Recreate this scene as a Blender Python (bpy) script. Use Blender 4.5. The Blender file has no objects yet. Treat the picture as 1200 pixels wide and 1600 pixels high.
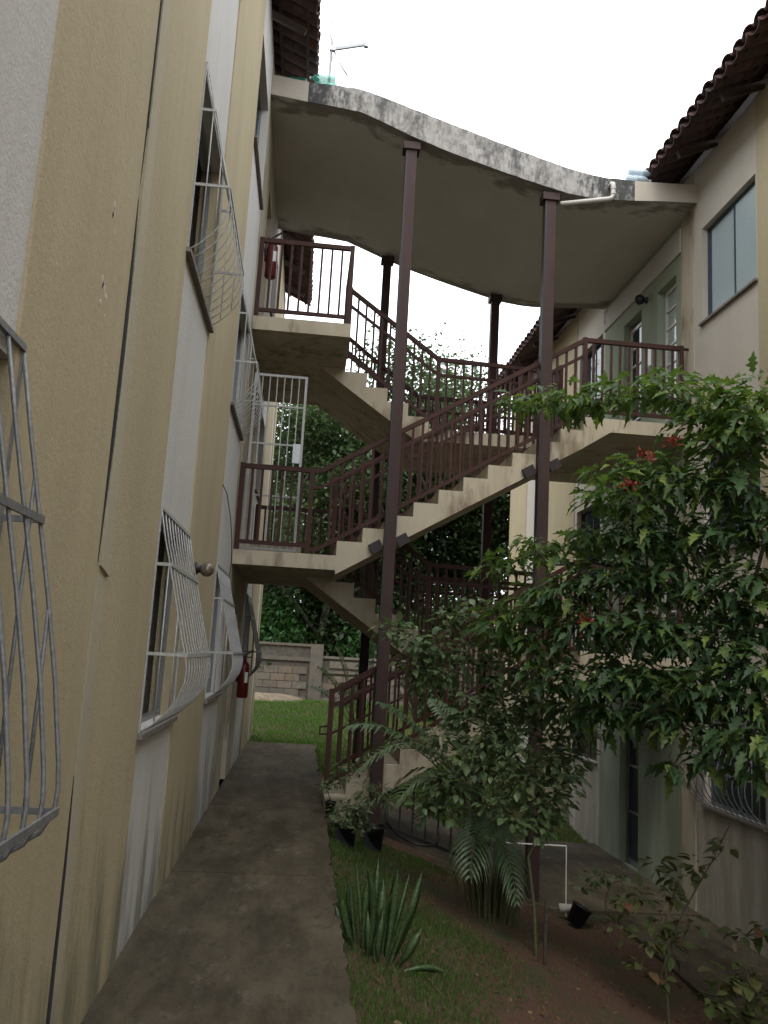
import bpy, math, random
import numpy as np
from mathutils import Vector, Matrix, Quaternion

random.seed(7)
RNG = np.random.default_rng(11)
S = bpy.context.scene
COL = S.collection
R = math.radians

# ------------------------------------------------------------------ camera
cam_d = bpy.data.cameras.new('camera')
cam = bpy.data.objects.new('camera', cam_d)
COL.objects.link(cam)
cam_d.sensor_fit = 'VERTICAL'
cam_d.sensor_height = 36.0
cam_d.lens = 1335.562 / 1600 * 36.0
cam_d.clip_start = 0.05
cam_d.clip_end = 2000
_r = Vector((0.99392078, -0.09465709, 0.05622739))
_d = Vector((0.07084132, 0.15889694, -0.98475036))
_f = Vector((0.08427924, 0.98274707, 0.1646366))
cam.matrix_world = Matrix(((_r.x, -_d.x, -_f.x, 0.0), (_r.y, -_d.y, -_f.y, 0.0),
                           (_r.z, -_d.z, -_f.z, 1.69), (0, 0, 0, 1)))
S.camera = cam

# ------------------------------------------------------------------ sky, sun, exposure
world = bpy.data.worlds.new('World')
S.world = world
world.use_nodes = True
wn = world.node_tree
for n in list(wn.nodes):
    wn.nodes.remove(n)
w_out = wn.nodes.new('ShaderNodeOutputWorld')
w_bg = wn.nodes.new('ShaderNodeBackground')
w_sky = wn.nodes.new('ShaderNodeTexSky')
w_sky.sky_type = 'NISHITA'
w_sky.sun_disc = False
w_sky.sun_elevation = R(58)
w_sky.sun_rotation = R(200)
w_sky.air_density = 1.0
w_sky.dust_density = 4.0
w_mix = wn.nodes.new('ShaderNodeMix')
w_mix.data_type = 'RGBA'
w_mix.inputs[0].default_value = 0.86          # closed cloud deck over the sky
w_mix.inputs[7].default_value = (12.8, 13.25, 13.9, 1)
wn.links.new(w_sky.outputs[0], w_mix.inputs[6])
wn.links.new(w_mix.outputs[2], w_bg.inputs[0])
w_bg.inputs[1].default_value = 0.1
wn.links.new(w_bg.outputs[0], w_out.inputs[0])

sun_d = bpy.data.lights.new('sun', 'SUN')
sun_d.energy = 0.6
sun_d.angle = R(25)
sun_d.color = (1.0, 0.95, 0.88)
sun = bpy.data.objects.new('sun', sun_d)
COL.objects.link(sun)
sun.rotation_euler = (R(32), 0, R(-20))

S.view_settings.view_transform = 'Standard'
S.view_settings.look = 'None'
S.view_settings.exposure = 1.38
S.view_settings.gamma = 1.0
S.view_settings.use_curve_mapping = False
S.render.engine = 'CYCLES'
S.cycles.use_denoising = True
S.cycles.max_bounces = 6
S.cycles.diffuse_bounces = 4
S.cycles.transparent_max_bounces = 12

# ------------------------------------------------------------------ mesh helpers
ORG = {}


class MB:
    def __init__(s):
        s.v = []
        s.f = []

    def add(s, vs, fs):
        b = len(s.v)
        s.v += [tuple(p) for p in vs]
        s.f += [tuple(i + b for i in q) for q in fs]
        return s

    def box(s, x0, x1, y0, y1, z0, z1):
        return s.add([(x0, y0, z0), (x1, y0, z0), (x1, y1, z0), (x0, y1, z0),
                      (x0, y0, z1), (x1, y0, z1), (x1, y1, z1), (x0, y1, z1)],
                     [(0, 3, 2, 1), (4, 5, 6, 7), (0, 1, 5, 4), (1, 2, 6, 5), (2, 3, 7, 6), (3, 0, 4, 7)])

    def beam(s, p, q, w, h, up=(0, 0, 1)):
        p = Vector(p); q = Vector(q); d = (q - p).normalized()
        u = Vector(up)
        if abs(d.dot(u)) > .95:
            u = Vector((0, 1, 0))
        a = d.cross(u).normalized() * (w / 2)
        b = a.cross(d).normalized() * (h / 2)
        vs = [p - a - b, p + a - b, p + a + b, p - a + b, q - a - b, q + a - b, q + a + b, q - a + b]
        return s.add(vs, [(0, 1, 2, 3), (7, 6, 5, 4), (0, 4, 5, 1), (1, 5, 6, 2), (2, 6, 7, 3), (3, 7, 4, 0)])

    def tube(s, pts, r, n=6, cap=True):
        pts = [Vector(p) for p in pts]
        if not hasattr(r, '__len__'):
            r = [r] * len(pts)
        rings = []
        ref = None
        for i, p in enumerate(pts):
            d = (pts[min(i + 1, len(pts) - 1)] - pts[max(i - 1, 0)])
            d = d.normalized() if d.length > 1e-9 else Vector((0, 0, 1))
            if ref is None:
                ref = Vector((1, 0, 0)) if abs(d.x) < .8 else Vector((0, 1, 0))
            a = (ref - d * ref.dot(d)).normalized()
            ref = a
            b = d.cross(a)
            rings.append([p + (a * math.cos(2 * math.pi * k / n) + b * math.sin(2 * math.pi * k / n)) * r[i] for k in range(n)])
        vs = [q for g in rings for q in g]
        fs = []
        for i in range(len(pts) - 1):
            for k in range(n):
                fs.append((i * n + k, i * n + (k + 1) % n, (i + 1) * n + (k + 1) % n, (i + 1) * n + k))
        if cap:
            fs.append(tuple(range(n))[::-1])
            fs.append(tuple((len(pts) - 1) * n + k for k in range(n)))
        return s.add(vs, fs)

    def lathe(s, c, prof, n=16, axis='Z'):
        vs = []
        for (r, h) in prof:
            for k in range(n):
                a = 2 * math.pi * k / n
                o = (r * math.cos(a), r * math.sin(a), h)
                if axis == 'X':
                    o = (h, o[0], o[1])
                elif axis == 'Y':
                    o = (o[0], h, o[1])
                vs.append((c[0] + o[0], c[1] + o[1], c[2] + o[2]))
        fs = []
        for i in range(len(prof) - 1):
            for k in range(n):
                fs.append((i * n + k, i * n + (k + 1) % n, (i + 1) * n + (k + 1) % n, (i + 1) * n + k))
        fs.append(tuple(range(n))[::-1])
        fs.append(tuple((len(prof) - 1) * n + k for k in range(n)))
        return s.add(vs, fs)

    def prism(s, poly, y0, y1):
        """polygon in x,z extruded along y"""
        n = len(poly)
        vs = [(x, y0, z) for x, z in poly] + [(x, y1, z) for x, z in poly]
        fs = [tuple(range(n)), tuple(range(n, 2 * n))[::-1]]
        for i in range(n):
            j = (i + 1) % n
            fs.append((i, i + n, j + n, j))
        return s.add(vs, fs)

    def mesh(s, name, mat, off=(0, 0, 0), smooth=False):
        me = bpy.data.meshes.new(name)
        me.from_pydata([(a - off[0], b - off[1], c - off[2]) for a, b, c in s.v], [], s.f)
        if smooth:
            me.polygons.foreach_set('use_smooth', [True] * len(me.polygons))
        if mat:
            me.materials.append(mat)
        return me

    def build(s, name, mat, parent=None, smooth=False):
        off = ORG[parent] if parent else Vector((0, 0, 0))
        return link(name, s.mesh(name, mat, off, smooth), parent)


def link(name, data, parent=None, at=None):
    o = bpy.data.objects.new(name, data)
    COL.objects.link(o)
    if parent:
        o.parent = parent
        ORG[o] = ORG[parent].copy()
        if at is not None:
            o.location = Vector(at) - ORG[parent]
            ORG[o] = Vector(at)
    else:
        ORG[o] = Vector(at or (0, 0, 0))
        o.location = ORG[o]
    return o


def tag(o, label=None, cat=None, group=None, kind=None):
    if label: o['label'] = label
    if cat: o['category'] = cat
    if group: o['group'] = group
    if kind: o['kind'] = kind
    return o


def thing(name, label, cat, at=(0, 0, 0), group=None):
    return tag(link(name, None, None, at), label, cat, group)


def np_mesh(name, V, F, mat, tint=None, smooth=False):
    """V (n,3), F (m,k) all faces with k corners"""
    me = bpy.data.meshes.new(name)
    V = np.asarray(V, np.float32); F = np.asarray(F, np.int32)
    m, k = F.shape
    me.vertices.add(len(V)); me.vertices.foreach_set('co', V.ravel())
    me.loops.add(m * k); me.loops.foreach_set('vertex_index', F.ravel())
    me.polygons.add(m)
    me.polygons.foreach_set('loop_start', np.arange(0, m * k, k, dtype=np.int32))
    if smooth:
        me.polygons.foreach_set('use_smooth', np.ones(m, bool))
    if tint is not None:
        at = me.attributes.new('tint', 'FLOAT', 'POINT')
        at.data.foreach_set('value', np.asarray(tint, np.float32))
    me.materials.append(mat)
    me.update(calc_edges=True)
    return me


def frames(dirs, ups):
    """batch of rotation matrices whose columns are side, dir, normal"""
    d = dirs / np.linalg.norm(dirs, axis=1, keepdims=True)
    s = np.cross(d, ups); s /= (np.linalg.norm(s, axis=1, keepdims=True) + 1e-9)
    n = np.cross(s, d)
    return np.stack([s, d, n], axis=2)


def scatter_mesh(name, tv, tf, pos, rot, scale, mat, off=(0, 0, 0), smooth=False):
    tv = np.asarray(tv, float); tf = np.asarray(tf)
    n = len(pos)
    V = np.einsum('nij,vj->nvi', rot, tv) * np.asarray(scale)[:, None, None] + np.asarray(pos)[:, None, :]
    V = V.reshape(-1, 3) - np.asarray(off)
    F = (tf[None] + (np.arange(n) * len(tv))[:, None, None]).reshape(-1, tf.shape[1])
    t = np.repeat(RNG.random(n), len(tv))
    return np_mesh(name, V, F, mat, t, smooth)


# ------------------------------------------------------------------ materials
def new_mat(name):
    m = bpy.data.materials.new(name)
    m.use_nodes = True
    nt = m.node_tree
    b = nt.nodes['Principled BSDF']
    return m, nt, b


def nd(nt, t, **kw):
    n = nt.nodes.new(t)
    for k, v in kw.items():
        if k.startswith('i_'):
            n.inputs[int(k[2:])].default_value = v
        else:
            setattr(n, k, v)
    return n


def noise(nt, scale, detail=4, rough=.55, stretch=(1, 1, 1), dist=0.0):
    tc = nd(nt, 'ShaderNodeNewGeometry')
    mp = nd(nt, 'ShaderNodeMapping')
    mp.inputs['Scale'].default_value = stretch
    nt.links.new(tc.outputs['Position'], mp.inputs[0])
    n = nd(nt, 'ShaderNodeTexNoise')
    n.inputs['Scale'].default_value = scale
    n.inputs['Detail'].default_value = detail
    n.inputs['Roughness'].default_value = rough
    n.inputs['Distortion'].default_value = dist
    nt.links.new(mp.outputs[0], n.inputs['Vector'])
    return n.outputs['Fac']


def ramp(nt, fac, a, b, ca=(0, 0, 0, 1), cb=(1, 1, 1, 1)):
    r = nd(nt, 'ShaderNodeValToRGB')
    r.color_ramp.elements[0].position = a
    r.color_ramp.elements[1].position = b
    r.color_ramp.elements[0].color = ca
    r.color_ramp.elements[1].color = cb
    nt.links.new(fac, r.inputs[0])
    return r.outputs[0]


def mixc(nt, fac, a, b, mode='MIX'):
    m = nd(nt, 'ShaderNodeMix', data_type='RGBA', blend_type=mode)
    for s, v in ((0, fac), (6, a), (7, b)):
        if hasattr(v, 'is_linked') or hasattr(v, 'node'):
            nt.links.new(v, m.inputs[s])
        elif s == 0:
            m.inputs[0].default_value = v
        else:
            m.inputs[s].default_value = (*v, 1) if len(v) == 3 else v
    return m.outputs[2]


def bump(nt, b, h, strength=.3, dist=.01):
    n = nd(nt, 'ShaderNodeBump')
    n.inputs['Strength'].default_value = strength
    n.inputs['Distance'].default_value = dist
    nt.links.new(h, n.inputs['Height'])
    nt.links.new(n.outputs[0], b.inputs['Normal'])


def math_n(nt, op, a, b):
    m = nd(nt, 'ShaderNodeMath', operation=op)
    for i, v in enumerate((a, b)):
        if hasattr(v, 'node'):
            nt.links.new(v, m.inputs[i])
        else:
            m.inputs[i].default_value = v
    return m.outputs[0]


def stucco(name, col, stain, streak=.35, speck=.27, bumpd=.012, grime=.7):
    m, nt, b = new_mat(name)
    big = noise(nt, .9, 5, .6, (1, 1, .45))
    st = math_n(nt, 'ADD', math_n(nt, 'MULTIPLY', noise(nt, 3.0, 6, .68, (1, 2.4, .16)), .62), math_n(nt, 'MULTIPLY', noise(nt, .8, 3, .6), .42))
    fine = noise(nt, 90, 3, .6)
    mid = noise(nt, 26, 4, .7)
    c = mixc(nt, ramp(nt, big, .35, .75), col, tuple(x * .86 for x in col))
    c = mixc(nt, math_n(nt, 'MULTIPLY', ramp(nt, st, .48, .78), streak), c, stain)
    c = mixc(nt, math_n(nt, 'MULTIPLY', ramp(nt, mid, .52, .72), speck), c, tuple(x * .62 for x in col))
    c = mixc(nt, math_n(nt, 'MULTIPLY', ramp(nt, fine, .58, .70), speck), c, tuple(min(1, x * 1.18) for x in col))
    # splash dirt and mildew low on the wall, in ragged vertical runs
    g = nd(nt, 'ShaderNodeNewGeometry')
    sp = nd(nt, 'ShaderNodeSeparateXYZ')
    nt.links.new(g.outputs['Position'], sp.inputs[0])
    mil = noise(nt, 2.2, 6, .7, (1, 2.0, .35))
    lowness = nd(nt, 'ShaderNodeMapRange')
    nt.links.new(sp.outputs['Z'], lowness.inputs[0])
    lowness.inputs[1].default_value = 1.4; lowness.inputs[2].default_value = 0.0
    lowness.inputs[3].default_value = -.24; lowness.inputs[4].default_value = .09
    mm = ramp(nt, math_n(nt, 'ADD', mil, lowness.outputs[0]), .44, .64)
    c = mixc(nt, math_n(nt, 'MULTIPLY', mm, grime), c, (.09, .092, .06))
    nt.links.new(c, b.inputs['Base Color'])
    b.inputs['Roughness'].default_value = .92
    b.inputs['Specular IOR Level'].default_value = .2
    bump(nt, b, math_n(nt, 'ADD', math_n(nt, 'MULTIPLY', mid, .8), math_n(nt, 'MULTIPLY', fine, .5)), .36, bumpd)
    return m


def simple(name, col, rough=.6, metal=0, var=.15, scale=30, bmp=.0, spec=.4):
    m, nt, b = new_mat(name)
    f = noise(nt, scale, 4, .6)
    c = mixc(nt, ramp(nt, f, .35, .7), col, tuple(x * (1 - var * 2) for x in col))
    nt.links.new(c, b.inputs['Base Color'])
    b.inputs['Roughness'].default_value = rough
    b.inputs['Metallic'].default_value = metal
    b.inputs['Specular IOR Level'].default_value = spec
    if bmp:
        bump(nt, b, f, bmp, .006)
    return m


def leafy(name, c1, c2, c3, rough=.38, trans=.30, per_object=False, spec=.5):
    m, nt, b = new_mat(name)
    if per_object:
        oi = nd(nt, 'ShaderNodeObjectInfo'); t = oi.outputs['Random']
    else:
        at = nd(nt, 'ShaderNodeAttribute', attribute_name='tint'); t = at.outputs['Fac']
    r = nd(nt, 'ShaderNodeValToRGB')
    e = r.color_ramp.elements
    e[0].position = 0; e[0].color = (*c1, 1)
    e[1].position = 1; e[1].color = (*c3, 1)
    k = e.new(.72); k.color = (*c2, 1)
    nt.links.new(t, r.inputs[0])
    f = noise(nt, 45, 3, .6)
    c = mixc(nt, ramp(nt, f, .4, .7), r.outputs[0], (c1[0] * .75, c1[1] * .75, c1[2] * .75))
    nt.links.new(c, b.inputs['Base Color'])
    b.inputs['Roughness'].default_value = rough
    b.inputs['Specular IOR Level'].default_value = spec * .6
    tr = nd(nt, 'ShaderNodeBsdfTranslucent')
    tc = mixc(nt, .5, r.outputs[0], (c2[0] * 1.6, c2[1] * 1.5, c2[2] * .6))
    nt.links.new(tc, tr.inputs[0])
    mx = nd(nt, 'ShaderNodeMixShader')
    mx.inputs[0].default_value = trans
    nt.links.new(b.outputs[0], mx.inputs[1]); nt.links.new(tr.outputs[0], mx.inputs[2])
    nt.links.new(mx.outputs[0], nt.nodes['Material Output'].inputs[0])
    return m


def glassy(name, tint, rough, mixf):
    m, nt, b = new_mat(name)
    b.inputs['Base Color'].default_value = (*tint, 1)
    b.inputs['Roughness'].default_value = rough
    b.inputs['Specular IOR Level'].default_value = .6
    tr = nd(nt, 'ShaderNodeBsdfTransparent')
    tr.inputs[0].default_value = (.8, .86, .86, 1)
    mx = nd(nt, 'ShaderNodeMixShader')
    mx.inputs[0].default_value = mixf
    nt.links.new(tr.outputs[0], mx.inputs[1]); nt.links.new(b.outputs[0], mx.inputs[2])
    nt.links.new(mx.outputs[0], nt.nodes['Material Output'].inputs[0])
    return m


M = {}
M['yellow'] = stucco('yellow_stucco', (.40, .338, .215), (.23, .188, .122), streak=.34)
M['white'] = stucco('white_stucco', (.51, .49, .455), (.31, .29, .25), speck=.16, streak=.34)
M['rwhite'] = stucco('cream_stucco', (.46, .42, .355), (.36, .31, .23), speck=.12, grime=.4)
M['green'] = stucco('green_shade_stucco', (.265, .30, .225), (.17, .18, .135), speck=.10, grime=.4)  # canopy shade and green cast on the cream wall put into the colour
M['joint'] = stucco('joint_cover', (.395, .35, .255), (.24, .21, .15), speck=.2)
M['conc_paint'] = stucco('painted_concrete', (.42, .372, .28), (.18, .135, .08), streak=.55, speck=.10, bumpd=.005, grime=0)
def drips(m):
    nt = m.node_tree
    b = nt.nodes['Principled BSDF']
    src = b.inputs['Base Color'].links[0].from_socket
    f = noise(nt, 5.5, 6, .72, (1, 1, .22))
    f2 = noise(nt, 1.1, 3, .6)
    k = ramp(nt, math_n(nt, 'ADD', math_n(nt, 'MULTIPLY', f, .7), math_n(nt, 'MULTIPLY', f2, .5)), .61, .75)
    c = mixc(nt, math_n(nt, 'MULTIPLY', k, .75), src, (.13, .092, .055))
    nt.links.new(c, b.inputs['Base Color'])


drips(M['conc_paint'])
M['soffit'] = stucco('painted_soffit', (.46, .445, .405), (.29, .26, .215), streak=.2, speck=.1, bumpd=.004, grime=0)
M['sill'] = simple('sill_stone', (.20, .175, .15), .8, 0, .2, 20, .3)
M['chip'] = simple('chip_plaster', (.50, .45, .36), .9)
def damp(m):
    nt = m.node_tree
    b = nt.nodes['Principled BSDF']
    src = b.inputs['Base Color'].links[0].from_socket
    g = nd(nt, 'ShaderNodeNewGeometry'); sp = nd(nt, 'ShaderNodeSeparateXYZ')
    nt.links.new(g.outputs['Position'], sp.inputs[0])
    f = noise(nt, 2.6, 6, .7, (.7, 1.4, 1))
    c = src
    for (y0, y1) in ((10.35, 9.8), (12.5, 13.2)):
        mr = nd(nt, 'ShaderNodeMapRange')
        nt.links.new(sp.outputs['Y'], mr.inputs[0])
        mr.inputs[1].default_value = y0; mr.inputs[2].default_value = y1
        mr.inputs[3].default_value = -.35; mr.inputs[4].default_value = .10
        k = ramp(nt, math_n(nt, 'ADD', f, mr.outputs[0]), .42, .54)
        c = mixc(nt, math_n(nt, 'MULTIPLY', k, .75), c, (.13, .115, .10))
    nt.links.new(c, b.inputs['Base Color'])


damp(M['soffit'])


def steel_paint(name, col, dark, rust):
    m, nt, b = new_mat(name)
    f = noise(nt, 5, 6, .7, (1, 1, .35)); f2 = noise(nt, 38, 5, .7)
    c = mixc(nt, ramp(nt, f, .35, .7), col, dark)
    c = mixc(nt, ramp(nt, math_n(nt, 'ADD', math_n(nt, 'MULTIPLY', f, .5), math_n(nt, 'MULTIPLY', f2, .5)), .57, .66), c, rust)
    c = mixc(nt, math_n(nt, 'MULTIPLY', ramp(nt, f2, .62, .72), .5), c, (.14, .10, .085))
    nt.links.new(c, b.inputs['Base Color'])
    nt.links.new(ramp(nt, f2, .3, .8, (.5, .5, .5, 1), (.8, .8, .8, 1)), b.inputs['Roughness'])
    b.inputs['Specular IOR Level'].default_value = .18
    bump(nt, b, f2, .35, .004)
    return m


M['brown'] = steel_paint('brown_paint', (.052, .022, .017), (.034, .015, .012), (.072, .029, .015))
M['post'] = steel_paint('post_paint', (.050, .030, .026), (.036, .022, .020), (.064, .029, .019))
M['flange'] = simple('dark_post_paint', (.020, .012, .012), .6)  # near-black paint for the post strip and brackets
M['dark'] = simple('dark_interior', (.03, .03, .03), .8)
M['room'] = simple('room_plaster', (.34, .31, .25), .9)
M['grille'] = simple('grille_paint', (.40, .40, .38), .5, 0, .15, 60)
M['grille_old'] = simple('grille_old', (.20, .20, .20), .5, .2, .2, 60)
M['whitep'] = simple('white_paint', (.68, .67, .63), .4, 0, .06)
M['alu'] = simple('aluminium', (.30, .31, .31), .35, .7, .1)
M['bluealu'] = simple('blue_grey_frame', (.06, .09, .11), .35, .3, .1)
M['red'] = simple('red_paint', (.11, .010, .010), .4, 0, .1)
M['black'] = simple('black_plastic', (.012, .012, .013), .45)
M['pvc'] = simple('pvc', (.46, .44, .39), .4, 0, .12, 20)
M['bark'] = simple('bark', (.06, .048, .036), .9, 0, .3, 25, .6)
M['stem'] = simple('green_stem', (.085, .085, .04), .7, 0, .2, 30)
M['bgbark'] = simple('forest_bark', (.075, .065, .05), .9, 0, .3, 8, .6)
M['glass'] = glassy('window_glass', (.05, .06, .065), .04, .45)
M['darkglass'] = glassy('dark_glass', (.02, .025, .03), .05, .8)
M['frost'] = simple('frosted_glass', (.36, .43, .44), .22, 0, .06, 50, .25, .6)
M['brightglass'] = simple('louvre_glass', (.42, .47, .46), .12, 0, .06, 20, 0, .7)  # pale base colour stands for the white the panes reflect
M['wood'] = simple('dark_wood', (.05, .032, .022), .7, 0, .2, 12)


def tile_mat():
    m, nt, b = new_mat('clay_tile')
    oi = nd(nt, 'ShaderNodeObjectInfo')
    f = noise(nt, 14, 5, .65)
    c = mixc(nt, oi.outputs['Random'], (.085, .036, .030), (.055, .030, .028))
    c = mixc(nt, ramp(nt, f, .45, .7), c, (.035, .030, .030))
    nt.links.new(c, b.inputs['Base Color'])
    b.inputs['Roughness'].default_value = .85
    bump(nt, b, f, .4, .006)
    return m


M['tile'] = tile_mat()


def weathered():
    m, nt, b = new_mat('weathered_concrete')
    f = noise(nt, 4.5, 7, .68, (1.5, 1, .4))
    f2 = noise(nt, 17, 6, .7, (1, 1, .55))
    c = mixc(nt, ramp(nt, f2, .35, .7), (.33, .315, .29), (.20, .19, .175))
    c = mixc(nt, math_n(nt, 'MULTIPLY', ramp(nt, math_n(nt, 'ADD', f, math_n(nt, 'MULTIPLY', f2, .6)), .74, .98), .85), c, (.05, .05, .048))
    g = nd(nt, 'ShaderNodeNewGeometry')
    sp = nd(nt, 'ShaderNodeSeparateXYZ')
    nt.links.new(g.outputs['Position'], sp.inputs[0])
    for (x0, x1) in ((.55, -.25), (2.3, 3.5)):
        mr = nd(nt, 'ShaderNodeMapRange')
        nt.links.new(sp.outputs['X'], mr.inputs[0])
        mr.inputs[1].default_value = x0; mr.inputs[2].default_value = x1
        mr.inputs[3].default_value = -.35; mr.inputs[4].default_value = .16
        k = ramp(nt, math_n(nt, 'ADD', math_n(nt, 'ADD', math_n(nt, 'MULTIPLY', f2, .7), math_n(nt, 'MULTIPLY', f, .35)), mr.outputs[0]), .50, .66)
        c = mixc(nt, math_n(nt, 'MULTIPLY', k, .88), c, (.035, .036, .036))
    nt.links.new(c, b.inputs['Base Color'])
    b.inputs['Roughness'].default_value = .95
    bump(nt, b, f2, .8, .02)
    return m


M['weather'] = weathered()


def path_mat():
    m, nt, b = new_mat('mossy_concrete')
    f = noise(nt, 2.0, 8, .68, (1.5, .5, 1))
    f2 = noise(nt, 9, 6, .7, (1.3, .6, 1))
    f3 = noise(nt, 130, 2, .5)
    c = mixc(nt, ramp(nt, f, .38, .66), (.040, .031, .018), (.095, .077, .050))
    c = mixc(nt, ramp(nt, f2, .55, .75), c, (.018, .018, .008))
    lt = noise(nt, 3.4, 8, .75, (1.3, .6, 1))
    c = mixc(nt, math_n(nt, 'MULTIPLY', ramp(nt, lt, .57, .70), .75), c, (.15, .13, .098))
    c = mixc(nt, math_n(nt, 'MULTIPLY', ramp(nt, f3, .62, .7), .5), c, (.15, .135, .11))
    nt.links.new(c, b.inputs['Base Color'])
    b.inputs['Roughness'].default_value = .85
    b.inputs['Specular IOR Level'].default_value = .25
    bump(nt, b, math_n(nt, 'ADD', f2, math_n(nt, 'MULTIPLY', f3, .4)), .5, .012)
    return m


M['path'] = path_mat()


def soil_mat():
    m, nt, b = new_mat('soil')
    f = noise(nt, 1.3, 6, .65)
    f2 = noise(nt, 30, 5, .7)
    c = mixc(nt, ramp(nt, f2, .35, .7), (.105, .047, .026), (.050, .025, .015))
    c = mixc(nt, ramp(nt, f, .5, .66), c, (.040, .046, .016))
    nt.links.new(c, b.inputs['Base Color'])
    b.inputs['Roughness'].default_value = .95
    bump(nt, b, f2, .9, .03)
    return m


M['soil'] = soil_mat()


def block_mat():
    m, nt, b = new_mat('concrete_block')
    oi = nd(nt, 'ShaderNodeObjectInfo')
    f = noise(nt, 9, 6, .7)
    f2 = noise(nt, 1.5, 5, .7)
    c = mixc(nt, oi.outputs['Random'], (.20, .178, .145), (.135, .122, .10))
    c = mixc(nt, ramp(nt, f, .45, .75), c, (.10, .092, .078))
    c = mixc(nt, math_n(nt, 'MULTIPLY', ramp(nt, f2, .5, .7), .6), c, (.24, .15, .09))
    nt.links.new(c, b.inputs['Base Color'])
    b.inputs['Roughness'].default_value = .95
    bump(nt, b, f, .6, .02)
    return m


M['block'] = block_mat()
M['pet_green'] = glassy('green_bottle', (.10, .42, .30), .12, .55)
M['pet_dark'] = glassy('dark_green_bottle', (.02, .12, .08), .15, .8)
M['pet_clear'] = glassy('clear_bottle', (.45, .54, .60), .08, .7)
M['leaf_tree'] = leafy('broad_leaf', (.030, .066, .028), (.056, .108, .034), (.16, .21, .035), .55, .34)
M['leaf_tree_o'] = leafy('broad_leaf_single', (.030, .066, .028), (.056, .108, .034), (.16, .21, .035), .55, .34, True)
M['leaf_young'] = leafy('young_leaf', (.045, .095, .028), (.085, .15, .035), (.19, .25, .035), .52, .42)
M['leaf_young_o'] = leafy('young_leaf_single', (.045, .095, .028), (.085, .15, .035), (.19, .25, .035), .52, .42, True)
M['leaf_rose'] = leafy('rose_leaf', (.075, .125, .055), (.12, .165, .075), (.19, .21, .09), .36, .25)
M['leaf_rose_o'] = leafy('rose_leaf_single', (.075, .125, .055), (.12, .165, .075), (.19, .21, .09), .36, .25, True)
M['leaf_sap'] = leafy('sapling_leaf', (.06, .09, .03), (.11, .12, .045), (.16, .055, .04), .4, .25, True)
M['leaf_palm'] = leafy('palm_leaf', (.08, .135, .07), (.115, .175, .09), (.15, .19, .085), .42, .3)
M['leaf_bg'] = leafy('forest_leaf', (.032, .062, .027), (.055, .092, .036), (.09, .12, .045), .5, .3)
M['leaf_bush'] = leafy('bush_leaf', (.035, .10, .03), (.06, .15, .04), (.09, .18, .05), .45, .28)
M['leaf_red'] = leafy('red_leaf', (.16, .022, .018), (.22, .04, .025), (.10, .05, .02), .4, .2)
M['flower'] = leafy('flower_petal', (.17, .022, .016), (.21, .035, .02), (.15, .05, .025), .5, .15)
M['grass'] = leafy('grass_blade', (.06, .125, .025), (.085, .165, .035), (.14, .17, .055), .55, .35)
M['lawn'] = leafy('lawn_blade', (.075, .17, .03), (.105, .215, .04), (.16, .24, .06), .55, .3)
M['litter'] = leafy('litter_leaf', (.09, .045, .02), (.12, .07, .03), (.20, .15, .08), .8, .05)


def sans_mat():
    m, nt, b = new_mat('sansevieria_leaf')
    f = noise(nt, 40, 4, .6, (1, 1, 2.5), .5)
    c = mixc(nt, ramp(nt, f, .42, .62), (.030, .065, .020), (.085, .125, .050))
    nt.links.new(c, b.inputs['Base Color'])
    b.inputs['Roughness'].default_value = .4
    return m


M['sans'] = sans_mat()

# ------------------------------------------------------------------ ground
PX0, PX1, PY1 = -.87, .37, 16.2


def sstep(t):
    t = min(1, max(0, t)); return t * t * (3 - 2 * t)


def ground_z(x, y):
    if x < PX1:
        g = -.12
    else:
        g = max(-1.0, -.13 - .33 * (x - .4))
    if x > 9:
        g = -1.0
    back = -.05 + .42 * sstep((y - 16.2) / 7.2)
    t = sstep((y - 13.6) / 4.2)
    gb = back + (g + .12) * .45 * (1 - sstep((y - 18) / 6))
    n = .02 * math.sin(x * 3.1 + y * 1.7) + .015 * math.sin(y * 4.3 - x * 2.2)
    if x < PX1:
        n = 0 if y < 16.5 else n
    z = g * (1 - t) + gb * t
    if x < PX1 and y < PY1 + .1:
        z = -.12
    return z + n * .6


def grid(x0, x1, nx, xs):
    return


xs = sorted(set([-400, -120, -40, -12, -5, -2, -.9, -.2, .355] + [round(.385 + .155 * i, 3) for i in range(45)] + [8, 9, 11, 15, 25, 60, 150, 400]))
ys = sorted(set([-400, -100, -30, -8, -2, 0] + [round(1 + .2 * i, 3) for i in range(125)] + [27, 30, 36, 45, 70, 150, 400, 800]))
gv = [(x, y, ground_z(x, y)) for y in ys for x in xs]
gf = []
nx = len(xs)
for j in range(len(ys) - 1):
    for i in range(nx - 1):
        gf.append((j * nx + i, j * nx + i + 1, (j + 1) * nx + i + 1, (j + 1) * nx + i))
g = MB().add(gv, gf).build('ground', M['soil'], None, True)
tag(g, 'sloping garden ground of bare brown soil and thin grass', 'ground', kind='structure')

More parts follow.
